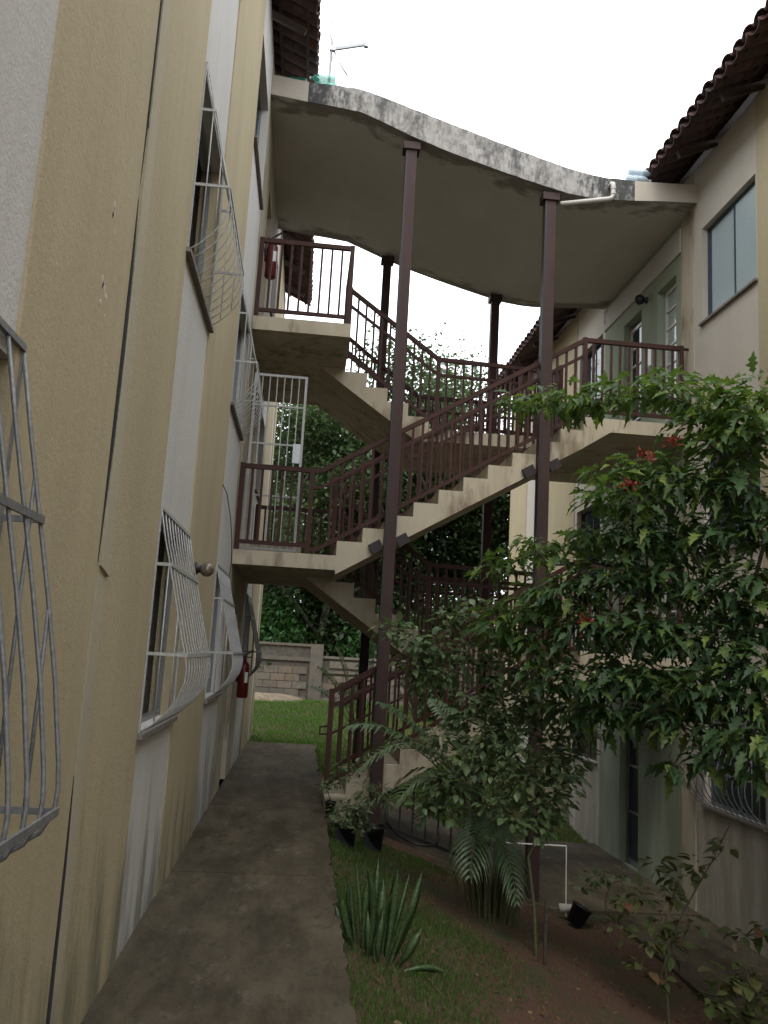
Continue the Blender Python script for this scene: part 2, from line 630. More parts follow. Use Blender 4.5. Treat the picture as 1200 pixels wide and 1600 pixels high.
# concrete path in poured bays
mb = MB()
p = MB()
ybr = [-4, 1.2, 4.05, 6.9, 9.75, 12.6, 15.0, PY1]
for a, b in zip(ybr[:-1], ybr[1:]):
    k = max(4, int((b - a) / .09))
    yy = [a + .006 + (b - a - .012) * i / k for i in range(k + 1)]
    ex_ = [PX1 + random.uniform(-.016, .008) - (.03 if random.random() < .06 else 0) for _ in yy]
    vs = []
    for y_, x_ in zip(yy, ex_):
        vs += [(PX0 - .05, y_, 0), (x_, y_, 0), (x_ + .012, y_, -.16)]
    p.add(vs, [q for i in range(k) for q in ((3 * i, 3 * i + 1, 3 * i + 4, 3 * i + 3), (3 * i + 1, 3 * i + 2, 3 * i + 5, 3 * i + 4))] + [(0, 2, 1), (3 * k, 3 * k + 1, 3 * k + 2)])
p.box(PX0 - .05, PX1 - .04, -4, PY1 - .01, -.17, -.012)
o = p.build('path', M['path'])
tag(o, 'stained mossy concrete path along the left building', 'path', kind='structure')

# ------------------------------------------------------------------ buildings
LX, RX = -.87, 4.63
H = 2.85


def wall_panel(parent, mat, X, side, y0, y1, z0, z1, openings=(), proud=0.0, thick=.16):
    """side +1: the face looks to +x (left building), -1: to -x. openings: (ya,yb,za,zb)"""
    xf = X + side * proud
    xb = X - side * thick
    xa, xc = min(xf, xb), max(xf, xb)
    def piece(a, b, c, d, nm):
        MB().box(xa, xc, a, b, c, d).build(nm, mat, parent)
    if not openings:
        return piece(y0, y1, z0, z1, 'wall')
    ops = sorted(openings, key=lambda q: q[2])
    ya, yb = ops[0][0], ops[0][1]
    if ya - y0 > 1e-3:
        piece(y0, ya, z0, z1, 'wall')
    if y1 - yb > 1e-3:
        piece(yb, y1, z0, z1, 'wall')
    z = z0
    for q in ops:
        if q[2] - z > 1e-3:
            piece(ya, yb, z, q[2], 'wall_spandrel')
        z = q[3]
    if z1 - z > 1e-3:
        piece(ya, yb, z, z1, 'wall_spandrel')


def room(parent, X, side, ya, yb, za, zb, depth=1.3):
    """plastered room behind an opening"""
    x0 = X - side * .165
    x1 = x0 - side * depth
    e = .25
    a, b = ya - e, yb + e
    c, d = za - .5, zb + .3
    m = MB()
    m.add([(x0, a, c), (x0, b, c), (x0, b, d), (x0, a, d), (x1, a, c), (x1, b, c), (x1, b, d), (x1, a, d)],
          [(4, 5, 6, 7), (0, 1, 5, 4), (2, 3, 7, 6), (0, 4, 7, 3), (1, 2, 6, 5)])
    return m.build('interior', M['room'], parent)


def window(parent, X, side, ya, yb, za, zb, fmat, gmat, kind='slide', sill=True, deep=.10):
    xf = X - side * deep
    w = MB()
    t = .035
    def bx(m, y0, y1, z0, z1, d0=.02, d1=-.02):
        a, b = xf + side * d0, xf + side * d1
        m.box(min(a, b), max(a, b), y0, y1, z0, z1)
    bx(w, ya, ya + t, za, zb); bx(w, yb - t, yb, za, zb)
    bx(w, ya + t, yb - t, za, za + t); bx(w, ya + t, yb - t, zb - t, zb)
    fr = w.build('window', fmat, parent)
    mid = (ya + yb) / 2
    if kind == 'slide':
        panes = [(ya + t, mid - .01), (mid + .01, yb - t)]
    else:                                   # one sash slid open
        panes = [(ya + t, ya + t + .33)]
    for i, (a, b) in enumerate(panes):
        q = MB()
        d = .004 if i == 0 else -.008
        bx(q, a, b, za + t, zb - t, d + .003, d - .003)
        q.build('pane', gmat, fr)
        s = MB()
        bx(s, b - .03, b, za + t, zb - t, d + .012, d + .004)
        if kind != 'slide':
            bx(s, b + .05, b + .085, za + t, zb - t, -.012, -.02)
        s.build('sash', fmat, fr)
    if sill:
        q = MB()
        a, b = X + side * .04, X - side * .10
        q.box(min(a, b), max(a, b), ya - .03, yb + .03, za - .032, za - .003)
        q.build('sill', M['sill'], fr)
    room(parent, X, side, ya, yb, za, zb)
    return fr


PROF = [(.012, 1.0), (.05, .86), (.09, .745), (.145, .57), (.20, .40), (.222, .345), (.236, .285), (.232, .225),
        (.205, .16), (.15, .095), (.08, .04), (.012, .0)]


def belly(pr, t):
    for (d0, t0), (d1, t1) in zip(pr[:-1], pr[1:]):
        if t1 <= t <= t0:
            return d1 + (d0 - d1) * (t - t1) / (t0 - t1)
    return .012


def grille(parent, X, side, ya, yb, za, zb, mat, n=11, r=.0048, rods=(.085, .16), prof=None, cross=(.745, .345)):
    """bellied burglar grille bolted over a window"""
    hh = zb - za
    PR = prof or PROF
    pd = lambda t: belly(PR, t)
    root = MB()
    P = lambda d, y, t: (X + side * d, y, za + hh * t)
    # top rail and bottom rail flat on the wall, plus the side returns
    root.beam(P(.014, ya, 1.0), P(.014, yb, 1.0), .016, .02)
    root.beam(P(.014, ya, .0), P(.014, yb, .0), .016, .02)
    for y in (ya, yb):
        root.beam(P(.010, y, 0), P(.010, y, 1), .014, .012)
    gr = root.build('window_grille', mat, parent)
    bar = MB().tube([P(d, 0, t) for d, t in PR], r, 5).mesh('bar', mat, (X, 0, za), True)
    for i in range(n):
        y = ya + (yb - ya) * i / (n - 1)
        link('bar', bar, gr, (X, y, za))
    for t in cross:
        d = pd(t)
        c = MB()
        c.beam(P(d + .008, ya, t), P(d + .008, yb, t), .010, .022)
        for y in (ya, yb):
            c.beam(P(.0, y, t), P(d + .012, y, t), .010, .018)
        c.build('crossbar', mat, gr)
    for y in (ya, yb):
        for d in rods:
            tt = max(t for t in np.linspace(0, 1, 101) if pd(t) >= d)
            tb = min(t for t in np.linspace(0, 1, 101) if pd(t) >= d)
            MB().tube([P(d, y, tb), P(d, y, tt)], r * .9, 5).build('side_rod', mat, gr, True)
    return gr


# ---- left building
LB = thing('apartment_building', 'long cream and yellow striped apartment block with barred windows on the left of the path', 'building', (LX, 8, 0))
zb0, zt0 = -.3, 9.0
WZ = [(1.19 + H * k, 2.45 + H * k) for k in range(3)]
Y_ = M['yellow']; W_ = M['white']
wall_panel(LB, W_, LX, 1, -6, 2.40, zb0, zt0, [(1.0, 2.40, a, b) for a, b in WZ])
wall_panel(LB, Y_, LX, 1, 2.40, 3.597, zb0, zt0, proud=.010)
wall_panel(LB, Y_, LX, 1, 3.622, 4.93, zb0, zt0, proud=.010)
wall_panel(LB, W_, LX, 1, 4.93, 6.22, zb0, zt0, [(4.93, 6.22, a, b) for a, b in WZ])
wall_panel(LB, Y_, LX, 1, 6.22, 8.18, zb0, zt0, proud=.010)
wall_panel(LB, W_, LX, 1, 8.18, 9.72, zb0, zt0, [(8.18, 9.60, a, b) for a, b in WZ])
# stair bay with a door per floor
wall_panel(LB, M['conc_paint'], LX, 1, 9.72, 12.55, zb0, zt0, [(10.75, 11.55, a, a + 2.12) for a in (.0, 2.80, 5.65)])
wall_panel(LB, W_, LX, 1, 12.55, 14.1, zb0, zt0, [(12.75, 14.0, a, b) for a, b in WZ])
wall_panel(LB, Y_, LX, 1, 14.1, 16.2, zb0, zt0, proud=.010)
wall_panel(LB, W_, LX, 1, 16.2, 16.9, zb0, zt0)
wall_panel(LB, Y_, LX, 1, 16.9, 17.4, zb0, zt0, proud=.010)
MB().box(LX - 9, LX - .17, 17.2, 17.39, zb0, zt0).build('end_wall', Y_, LB)
MB().box(LX - 9, LX - .2, -6, 17.2, zt0 - .12, zt0 - .01).build('ceiling_slab', M['room'], LB)
MB().box(LX - 9.1, LX - 9, -6, 17.39, zb0, zt0).build('rear_wall', M['room'], LB)
# expansion joint and its two cover strips
MB().box(LX - .14, LX - .045, 3.598, 3.621, 0, zt0).build('joint_gap', M['dark'], LB)
j = MB()
j.add([(LX + .006, 3.635, 1.99), (LX + .020, 3.632, 1.99), (LX + .024, 3.775, 1.955), (LX + .006, 3.775, 1.955),
       (LX + .006, 3.635, 8.9), (LX + .016, 3.632, 8.9), (LX + .016, 3.775, 8.9), (LX + .006, 3.775, 8.9)],
      [(3, 2, 1, 0), (4, 5, 6, 7), (0, 1, 5, 4), (1, 2, 6, 5), (2, 3, 7, 6), (3, 0, 4, 7)])
j.build('joint_cover', M['joint'], LB)
MB().box(LX + .004, LX + .013, 3.615, 3.765, 0, 1.95).build('joint_cover', M['joint'], LB)
# chipped plaster above the near window
for (y, z, w, h) in [(3.225, 3.375, .007, .055), (3.24, 3.345, .006, .04), (3.265, 3.29, .010, .055), (3.175, 3.05, .006, .05),
                     (3.22, 3.02, .006, .07), (3.185, 2.955, .010, .04), (3.255, 3.01, .009, .05), (3.262, 2.93, .006, .035)]:
    pts = [(y + w * math.cos(t) * random.uniform(.5, 1), z + h * .5 * math.sin(t) * random.uniform(.5, 1)) for t in np.linspace(0, 2 * math.pi, 8)[:-1]]
    vs = [(LX + .0102, q[0], q[1]) for q in pts] + [(LX + .014, q[0] * .6 + y * .4, q[1] * .6 + z * .4) for q in pts]
    n = len(pts)
    MB().add(vs, [(i, (i + 1) % n, (i + 1) % n + n, i + n) for i in range(n)] + [tuple(range(n, 2 * n))]).build('chipped_plaster', M['chip'], LB)
for (y, z) in [(3.19, 3.03), (3.215, 3.335)]:
    MB().tube([(LX + .005, y, z - .03), (LX + .0115, y + .003, z), (LX + .005, y + .008, z + .035)], [.002, .0035, .001], 5).build('crack', M['dark'], LB)
MB().tube([(LX + .008, 3.612, 3.62), (LX + .0135, 3.612, 3.3), (LX + .0135, 3.612, 2.9), (LX + .0135, 3.612, 2.5), (LX + .008, 3.612, 2.0)], [.002, .006, .010, .007, .002], 6).build('joint_gap', M['dark'], LB)
MB().tube([(LX + .008, 3.612, 1.15), (LX + .0135, 3.612, .8), (LX + .0135, 3.612, .3), (LX + .012, 3.612, .0)], [.002, .005, .008, .008], 6).build('joint_gap', M['dark'], LB)
MB().tube([(LX + .008, 3.612, 5.2), (LX + .0125, 3.612, 4.6), (LX + .0125, 3.612, 4.05), (LX + .008, 3.612, 3.7)], [.002, .004, .004, .001], 6).build('joint_gap', M['dark'], LB)
MB().tube([(LX + .008, 3.612, 4.05), (LX + .013, 3.66, 3.92), (LX + .012, 3.70, 3.78)],   .004, 5).build('crack', M['dark'], LB)
for k, (a, b) in enumerate(WZ):
    if k < 2:
        window(LB, LX, 1, 4.93, 6.22, a, b, M['alu'], M['glass'], 'open')
        grille(LB, LX, 1, 4.95, 6.20, a, b, M['grille'])
    else:
        window(LB, LX, 1, 4.93, 6.22, a, b, M['alu'], M['glass'], 'slide')
    window(LB, LX, 1, 8.18, 9.60, a, b, M['alu'], M['glass'], 'open' if k < 2 else 'slide')
    if k < 2:
        grille(LB, LX, 1, 8.22, 9.58, a, b, M['grille'], 12)
    window(LB, LX, 1, 12.75, 14.0, a, b, M['alu'], M['glass'], 'slide')
    window(LB, LX, 1, 1.0, 2.40, a, b + .04, M['bluealu'], M['darkglass'], 'slide')
    # flush doors in the stair bay
    za = (0.0, 2.80, 5.65)[k]
    d = MB().box(LX - .13, LX - .09, 10.76, 11.54, za + .004, za + 2.10).build('door', M['wood'], LB)
    MB().tube([(LX - .09, 10.85, za + 1.02), (LX - .04, 10.85, za + 1.02), (LX - .04, 10.97, za + 1.02)], .011, 6).build('handle', M['whitep'], d)
grille(LB, LX, 1, .98, 2.44, 1.19 - .10, 2.50, M['grille_old'], 12, .0065, (.09, .17),
       [(.012, 1.0), (.065, .82), (.118, .65), (.165, .50), (.21, .34), (.243, .19), (.25, .14), (.246, .10), (.215, .06), (.13, .025), (.012, 0)], (.65, .10))
grille(LB, LX, 1, 12.78, 13.96, 1.19, 2.45, M['grille_old'], 8, .008)

# ---- right building
RB = thing('apartment_building', 'cream apartment block with frosted upper window and green-shaded doors bay, right of the garden', 'building', (RX, 12, -1))
zb1, zt1 = -1.6, 8.10
RZ = [(.24 + H * k, 1.49 + H * k) for k in range(3)]
C_ = M['rwhite']; G_ = M['green']
wall_panel(RB, Y_, RX, -1, -6, 6.2, zb1, zt1, proud=.010)
wall_panel(RB, Y_, RX, -1, 6.2, 8.30, zb1, zt1, proud=.010)
wall_panel(RB, C_, RX, -1, 8.30, 9.84, zb1, zt1, [(8.34, 9.62, a, b) for a, b in RZ])
wall_panel(RB, M['conc_paint'], RX, -1, 9.84, 10.2, zb1, zt1, proud=.012)
DZ = [(-.98, 1.02), (1.87, 4.02), (4.72, 6.93)]
wall_panel(RB, G_, RX, -1, 10.2, 11.25, zb1, zt1, [(10.38, 10.98, a, b) for a, b in DZ[1:]])
wall_panel(RB, G_, RX, -1, 11.25, 13.1, zb1, zt1, [(11.56, 12.26, a, b) for a, b in DZ])
wall_panel(RB, C_, RX, -1, 13.1, 14.55, zb1, zt1, [(13.22, 14.42, a, b) for a, b in RZ])
wall_panel(RB, Y_, RX, -1, 14.55, 16.75, zb1, zt1, proud=.010)
wall_panel(RB, C_, RX, -1, 16.75, 17.9, zb1, zt1)
wall_panel(RB, Y_, RX, -1, 17.9, 19.4, zb1, zt1, proud=.010)
MB().box(RX + .17, RX + 9, 19.2, 19.39, zb1, zt1).build('end_wall', Y_, RB)
MB().box(RX + 9, RX + 9.1, -6, 19.4, zb1, zt1).build('rear_wall', M['room'], RB)
MB().box(RX + .2, RX + 9, -6, 19.2, zt1 - .12, zt1 - .01).build('ceiling_slab', M['room'], RB)
MB().box(RX - .03, RX + .1, 10.2, 13.1, 7.16, 7.50).build('wall_beam', M['soffit'], RB)
for k, (a, b) in enumerate(RZ):
    window(RB, RX, -1, 8.34, 9.62, a, b, M['bluealu'], M['frost'] if k == 2 else M['glass'], 'slide', deep=.09)
    window(RB, RX, -1, 13.22, 14.42, a, b, M['wood'], M['darkglass'], 'slide')
grille(RB, RX, -1, 8.30, 9.66, .24, 1.49, M['grille_old'], 12, .007)


def bar_door(ya, yb, za, zb, fmat, gmat, n):
    """metal framed glazed door with horizontal bars, set back in its reveal"""
    x = RX + .11
    m = MB()
    m.box(x, x + .04, ya, ya + .045, za, zb); m.box(x, x + .04, yb - .045, yb, za, zb)
    m.box(x, x + .04, ya + .045, yb - .045, zb - .05, zb); m.box(x, x + .04, ya + .045, yb - .045, za, za + .08)
    d = m.build('door', fmat, RB)
    hgt = (zb - .05 - za - .08) / n
    for i in range(n):
        z = za + .08 + hgt * i
        MB().box(x + .015, x + .021, ya + .05, yb - .05, z + .014, z + hgt - .014).build('pane', gmat, d)
        if i:
            MB().box(x - .004, x + .03, ya + .046, yb - .046, z - .012, z + .012).build('door_bar', fmat, d)
    MB().box(x - .03, x - .005, ya + .05, ya + .08, za + 1.0, za + 1.16).build('handle', M['alu'], d)
    room(RB, RX, -1, ya, yb, za, zb)


bar_door(10.38, 10.98, 4.72, 6.93, M['whitep'], M['brightglass'], 8)
bar_door(11.56, 12.26, 4.72, 6.86, M['whitep'], M['darkglass'], 7)
bar_door(10.38, 10.98, 1.87, 4.02, M['whitep'], M['glass'], 8)
bar_door(11.56, 12.26, 1.87, 4.02, M['whitep'], M['darkglass'], 7)
bar_door(11.56, 12.26, -.98, 1.02, M['alu'], M['darkglass'], 3)
# paper notice beside the upper door
MB().box(RX - .004, RX - .001, 11.2, 11.38, 5.95, 6.25).build('notice', M['whitep'], RB)


# ---- clay tile roofs
def barrel(n=6, L=.42, w=.115, t=.014):
    """half round clay tile, axis along +x (down-slope at x=0), convex up"""
    m = MB()
    vs = []
    for (x, r) in ((0, w), (L, w * .84)):
        for rr in (r, r - t):
            for k in range(n + 1):
                a = math.pi * k / n
                vs.append((x, rr * math.cos(a), rr * math.sin(a) * .72))
    k = n + 1
    fs = []
    for i in range(n):
        fs.append((i, i + 1, 2 * k + i + 1, 2 * k + i))
        fs.append((k + i + 1, k + i, 3 * k + i, 3 * k + i + 1))
        fs.append((i, k + i, k + i + 1, i + 1))
    fs.append((0, 2 * k, 3 * k, k)); fs.append((n, k + n, 3 * k + n, 2 * k + n))
    m.add(vs, fs)
    return m


def roof(parent, xe, ze, side, y0, y1, rows, depth, mat, slope=24):
    """eave edge at xe,ze; the roof climbs in the direction -side (side as for walls)"""
    s = -side
    ca, sa = math.cos(R(slope)), math.sin(R(slope))
    rf = MB()
    # boarded deck under the tiles
    ov = .56
    A = (xe + s * ov, ze - .035 + (ov - .06) * math.tan(R(slope)))
    B = (xe + s * depth, ze - .035 + (depth - .06) * math.tan(R(slope)))
    rf.add([(A[0], y0, A[1]), (A[0], y1, A[1]), (B[0], y1, B[1]), (B[0], y0, B[1]),
            (A[0], y0, A[1] - .02), (A[0], y1, A[1] - .02), (B[0], y1, B[1] - .02), (B[0], y0, B[1] - .02)],
           [(0, 1, 2, 3), (7, 6, 5, 4), (0, 4, 5, 1), (1, 5, 6, 2), (2, 6, 7, 3), (3, 7, 4, 0)])
    ro = rf.build('roof', M['wood'], parent)
    me_c = barrel().mesh('roof_tile', mat, (0, 0, 0), True)
    pitch = .215
    # slope frame: +x local = up the slope
    ex = Vector((s * ca, 0, sa)); ey = Vector((0, s, 0)); ez = ex.cross(ey)
    Rm = Matrix((ex, ey, ez)).transposed()
    q_cov = Rm.to_quaternion()
    q_cha = (Rm @ Matrix.Rotation(math.pi, 3, 'X')).to_quaternion()
    n = int((y1 - y0) / pitch)
    rest = []
    count = 0
    for r in range(rows):
        for i in range(n):
            y = y0 + pitch * (i + .5)
            for cov in (1, 0):
                yy = y + (0 if cov else pitch / 2)
                u = r * .34 + random.uniform(-.012, .012) - (.0 if cov else .02)
                base = Vector((xe, yy, ze)) + ex * u + ez * ((.035 if cov else .052) + .004 * r + random.uniform(-.003, .003))
                if count < 300 and (r == 0 or (cov and r < 2)) and 6 < yy < 19.5:
                    o = link('roof_tile', me_c, ro, base)
                    o.rotation_mode = 'QUATERNION'
                    o.rotation_quaternion = q_cov if cov else q_cha
                    count += 1
                else:
                    rest.append((base, Rm if cov else Rm @ Matrix.Rotation(math.pi, 3, 'X')))
    if rest:
        tv = np.array([tuple(v.co) for v in me_c.vertices])
        tf = np.array([tuple(p.vertices) for p in me_c.polygons])
        rot = np.array([np.array(m_) for _, m_ in rest]); pos = np.array([tuple(b) for b, _ in rest])
        me = scatter_mesh('roof_tiles', tv, tf, pos, rot, np.ones(len(rest)), mat, ORG[parent])
        o = link('roof_tiles', me, ro)
        o['kind'] = 'stuff'
    # rafters under the overhang
    y = y0 + .3
    while y < y1:
        MB().beam((xe + s * .12, y, ze - .07), (xe + s * 1.0, y, ze - .07 + .88 * math.tan(R(slope))), .05, .085).build('rafter', M['wood'], ro)
        y += 1.1
    for u in (.10, .44):                       # battens carrying the tiles
        zz = ze - .01 + u * math.tan(R(slope))
        MB().beam((xe + s * u, y0, zz), (xe + s * u, y1, zz), .04, .025).build('batten', M['wood'], ro)
    return ro


roof(LB, LX + .52, 9.02, 1, -1, 17.6, 6, 4.6, M['tile'])
roof(RB, RX - .62, 7.96, -1, -1, 19.7, 8, 4.6, M['tile'])

# ------------------------------------------------------------------ canopy between the buildings
CY0, CY1 = 9.75, 13.2
CAN = thing('canopy', 'curved concrete canopy slab stained black along its edge, over the stairs', 'canopy', (1.9, 11.5, 8))
bot = [(LX, 8.47), (-.41, 8.42), (-.1, 8.40), (.27, 8.36), (.6, 8.235), (.92, 8.11), (1.4, 7.95), (1.8, 7.835), (2.24, 7.72), (2.6, 7.63), (2.92, 7.56), (3.2, 7.53),
       (3.42, 7.525), (3.8, 7.55), (4.19, 7.585), (RX, 7.61)]
top = [(LX, 8.74), (-.41, 8.69), (-.1, 8.68), (.24, 8.67), (.6, 8.575), (.92, 8.475), (1.4, 8.33), (1.8, 8.21), (2.24, 8.08), (2.6, 7.98), (2.92, 7.895), (3.2, 7.84), (3.42, 7.815),
       (3.8, 7.82), (4.19, 7.835), (RX, 7.86)]
n = len(bot)
cm = MB()
vs = [(x, CY0, z) for x, z in bot] + [(x, CY0, z) for x, z in top] + [(x, CY1, z) for x, z in bot] + [(x, CY1, z) for x, z in top]
fs = []
for i in range(n - 1):
    fs.append((i, i + 2 * n, i + 1 + 2 * n, i + 1))
    fs.append((n + i, n + i + 1, 3 * n + i + 1, 3 * n + i))
    fs.append((i, i + 1, n + i + 1, n + i))
    fs.append((2 * n + i, 3 * n + i, 3 * n + i + 1, 2 * n + i + 1))
fs.append((0, n, 3 * n, 2 * n)); fs.append((n - 1, 3 * n - 1, 4 * n - 1, 2 * n - 1)[::-1])
cm.add(vs, fs)
cm.build('slab', M['soffit'], CAN)


def edge_strip(i0, i1, mat, name, jag=0.0, y=CY0):
    """thin render on the front edge between profile points i0..i1 with a ragged top"""
    m = MB()
    pts = []
    for i in range(i0, i1):
        (xa, za), (xb, zb_) = bot[i], bot[i + 1]
        (ta, tza), (tb, tzb) = top[i], top[i + 1]
        k = 6
        for q in range(k + (1 if i == i1 - 1 else 0)):
            t = q / k
            pts.append((xa + (xb - xa) * t, za + (zb_ - za) * t - random.uniform(0, jag) * .5, ta + (tb - ta) * t, tza + (tzb - tza) * t + random.uniform(0, jag)))
    c = len(pts)
    vs = [(q[0], y - .014, q[1]) for q in pts] + [(q[2], y - .014, q[3]) for q in pts] + [(q[0], y - .001, q[1]) for q in pts] + [(q[2], y + .05, q[3]) for q in pts]
    fs = []
    for i in range(c - 1):
        fs += [(i, i + 1, c + i + 1, c + i), (i, 2 * c + i, 2 * c + i + 1, i + 1), (c + i, c + i + 1, 3 * c + i + 1, 3 * c + i)]
    fs += [(0, c, 3 * c, 2 * c), (c - 1, 3 * c - 1, 4 * c - 1, 2 * c - 1)]
    m.add(vs, fs)
    return m.build(name, mat, CAN)


edge_strip(0, 1, M['rwhite'], 'painted_edge')
edge_strip(1, 13, M['weather'], 'stained_edge', .010)
edge_strip(13, 15, M['rwhite'], 'painted_edge')
# drain pipe out of the front edge with an elbow back under the slab
MB().tube([(3.47, CY0 - .01, 7.70), (3.47, CY0 - .09, 7.70), (3.475, CY0 - .115, 7.685), (3.48, CY0 - .12, 7.65), (3.48, CY0 - .12, 7.53), (3.46, CY0 - .115, 7.49), (3.42, CY0 - .11, 7.475), (2.82, CY0 - .09, 7.355)],
          .030, 10).build('drain_pipe', M['pvc'], CAN, True)
for c in ((3.48, CY0 - .12, 7.62), (3.48, CY0 - .12, 7.55)):
    MB().lathe(c, [(.036, -.012), (.036, .012)], 12).build('pipe_collar', M['pvc'], CAN)

# ------------------------------------------------------------------ steel posts
def steel_post(x, y, z0, z1, w, label, brackets):
    t = thing('steel_post', label, 'post', (x, y, z0), 'steel posts carrying the canopy')
    m = MB()
    m.box(x - w / 2, x + w / 2, y - w / 2, y + w / 2, z0, z1)
    m.build('shaft', M['post'], t)
    m = MB()                                       # dark strip at the gap between the two welded channels
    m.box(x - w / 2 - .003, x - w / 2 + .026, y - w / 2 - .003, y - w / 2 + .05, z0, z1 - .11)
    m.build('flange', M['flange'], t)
    MB().box(x - w * .78, x + w * .78, y - w * .7, y + w * .7, z1 - .10, z1 - .004).build('cap', M['post'], t)
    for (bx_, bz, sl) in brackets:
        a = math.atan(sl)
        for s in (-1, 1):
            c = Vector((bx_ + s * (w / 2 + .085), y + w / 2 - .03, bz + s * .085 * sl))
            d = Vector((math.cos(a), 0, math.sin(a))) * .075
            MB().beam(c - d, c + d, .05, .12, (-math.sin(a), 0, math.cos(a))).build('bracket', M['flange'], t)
    return t


steel_post(.93, 9.86, -.42, 8.06, .135, 'brown steel post beside the potted plants, nearest the path', [(.93, 2.98, .6)])
steel_post(2.73, 9.86, -1.0, 7.57, .135, 'brown steel post behind the leafy tree, at the canopy drain pipe', [(2.73, 4.02, .6)])
steel_post(.94, 13.02, -.4, 8.06, .13, 'rear dark steel post standing behind the upper flight, nearer the left building', [])
steel_post(2.74, 13.02, -1.0, 7.57, .13, 'rear dark steel post standing behind the stairs, nearer the right building', [])

# ------------------------------------------------------------------ staircase
ST = thing('staircase', 'open concrete staircase zigzagging between the two blocks with brown railings', 'staircase', (1.9, 11.5, -.3))
L2, L3, R1, R2 = 2.80, 5.65, 1.87, 4.72
FY0, FY1 = 9.94, 11.06           # front flight
BY0, BY1 = 11.12, 13.0           # back flight
CP = M['conc_paint']


def flight(x0, z0, n, dx, rise, y0, y1, waist=.22, x_end=None, zlist=None, down=False):
    """n risers climbing in +x from (x0,z0); steps + sloping slab"""
    zs = zlist or [z0 + rise * i for i in range(n + 1)]
    for i in range(n - 1):
        xa, xb = x0 + dx * i, x0 + dx * (i + 1)
        m = MB()
        zc = zs[i + 1]
        m.prism([(xa, zs[i]), (xb, zs[i + 1]), (xb, zc), (xa, zc)] if False else [(xa, zs[i]), (xb, zs[i + 1]), (xa, zs[i + 1])], y0, y1)
        m.build('step', CP, ST)
    xe = x0 + dx * (n - 1)
    m = MB()
    m.prism([(x0, zs[0] - waist), (xe, zs[n - 1] - waist), (xe, zs[n - 1]), (x0, zs[0])], y0, y1)
    m.build('stair_slab', CP, ST)
    return xe


def landing(x0, x1, y0, y1, z, t=.17):
    return MB().box(x0, x1, y0, y1, z - t, z).build('landing', CP, ST)


# front flights
xe = flight(.32, L2, 11, .294, (R2 - L2) / 11, FY0, FY1)
xg = flight(.60, .12, 10, .296, (R1 - .12) / 10, FY0, FY1)
for (za, zb_) in ((L2, None), (L3, None)):
    landing(LX + .002, .32, FY0, BY1, za)
for zz in (R1, R2):
    landing(3.262, RX - .002, FY0, FY1, zz)
    landing(1.49, RX - .002, FY1, BY1, zz)
    MB().prism([(3.262, zz - .17), (3.262, zz - .39), (3.60, zz - .17)], FY0, FY1).build('haunch', CP, ST)


def back_flight(zt, zb_):
    """descends in +x from the left landing to the right landing"""
    xsn = [.32, .62, .91, 1.20, 1.49]
    zs = [zt, zt - .21, zt - .40, zt - .585, zt - .76, zb_]
    for i in range(4):
        xa, xb = xsn[i], xsn[i + 1]
        MB().prism([(xa, zs[i + 1]), (xb, zs[i + 2]), (xb, zs[i + 1])], BY0, BY1).build('step', CP, ST)
    slab = [(-.03, zt - .171), (1.33, zb_ - .171), (1.489, zb_ - .171), (1.489, zs[5])] + [(xsn[i], zs[i + 1]) for i in (3, 2, 1)] + [(.321, zs[1]), (.321, zt - .171)]
    MB().prism(slab, BY0, BY1).build('stair_slab', CP, ST)


back_flight(L3, R2)
back_flight(L2, R1)
# foot of the lowest flight
MB().box(.36, .60, 9.62, FY1, -.3, .12).build('plinth', CP, ST)

RAILN = 0


def railing(pts, hgt, mid=None, zlow=.10, posts=(0, -1), sp=.118, post_w=.055):
    """pts: floor line points; sloped rails run parallel"""
    pts = [Vector(p) for p in pts]
    U = Vector((0, 0, 1))
    rl = MB()
    for a, b in zip(pts[:-1], pts[1:]):
        rl.beam(a + U * hgt, b + U * hgt, .05, .055)
    ra = rl.build('railing', M['brown'], ST)
    for a, b in zip(pts[:-1], pts[1:]):
        m = MB(); m.beam(a + U * zlow, b + U * zlow, .035, .045); m.build('bottom_rail', M['brown'], ra)
        if mid:
            m = MB(); m.beam(a + U * (hgt - mid), b + U * (hgt - mid), .03, .038); m.build('middle_rail', M['brown'], ra)
        L = (Vector((b.x, b.y, 0)) - Vector((a.x, a.y, 0))).length
        k = max(1, int(round(L / sp)))
        h0 = hgt - zlow
        me = MB().box(-.014, .014, -.014, .014, 0, h0).mesh('baluster', M['brown'])
        for i in range(1, k):
            q = a + (b - a) * (i / k) + U * zlow
            link('baluster', me, ra, q)
    for i in posts:
        p = pts[i]
        MB().box(p.x - post_w / 2, p.x + post_w / 2, p.y - post_w / 2, p.y + post_w / 2, p.z + .005, p.z + hgt + .035).build('railing_post', M['brown'], ra)
    return ra


FR = FY0 + .05
sl = (R2 - L2) / 11 / .294
# level 2, front
railing([(LX + .03, FR, L2), (-.02, FR, L2)], 1.0)
railing([(-.02, FR, L2), (.10, FR, L2 + .02), (3.27, FR, R2 + .02)], .99, .20, .05, ())
railing([(3.27, FR, R2), (4.52, FR, R2)], 1.01, None)
MB().tube([(4.50, FR, R2 + 1.01), (RX - .01, FR, R2 + 1.01)], .018, 6).build('rail_fixing', M['brown'], ST)
# inner side of the upper front flight
railing([(.30, FY1 - .05, L2 + .12), (3.27, FY1 - .05, R2 + .02)], .97, .20, .05)
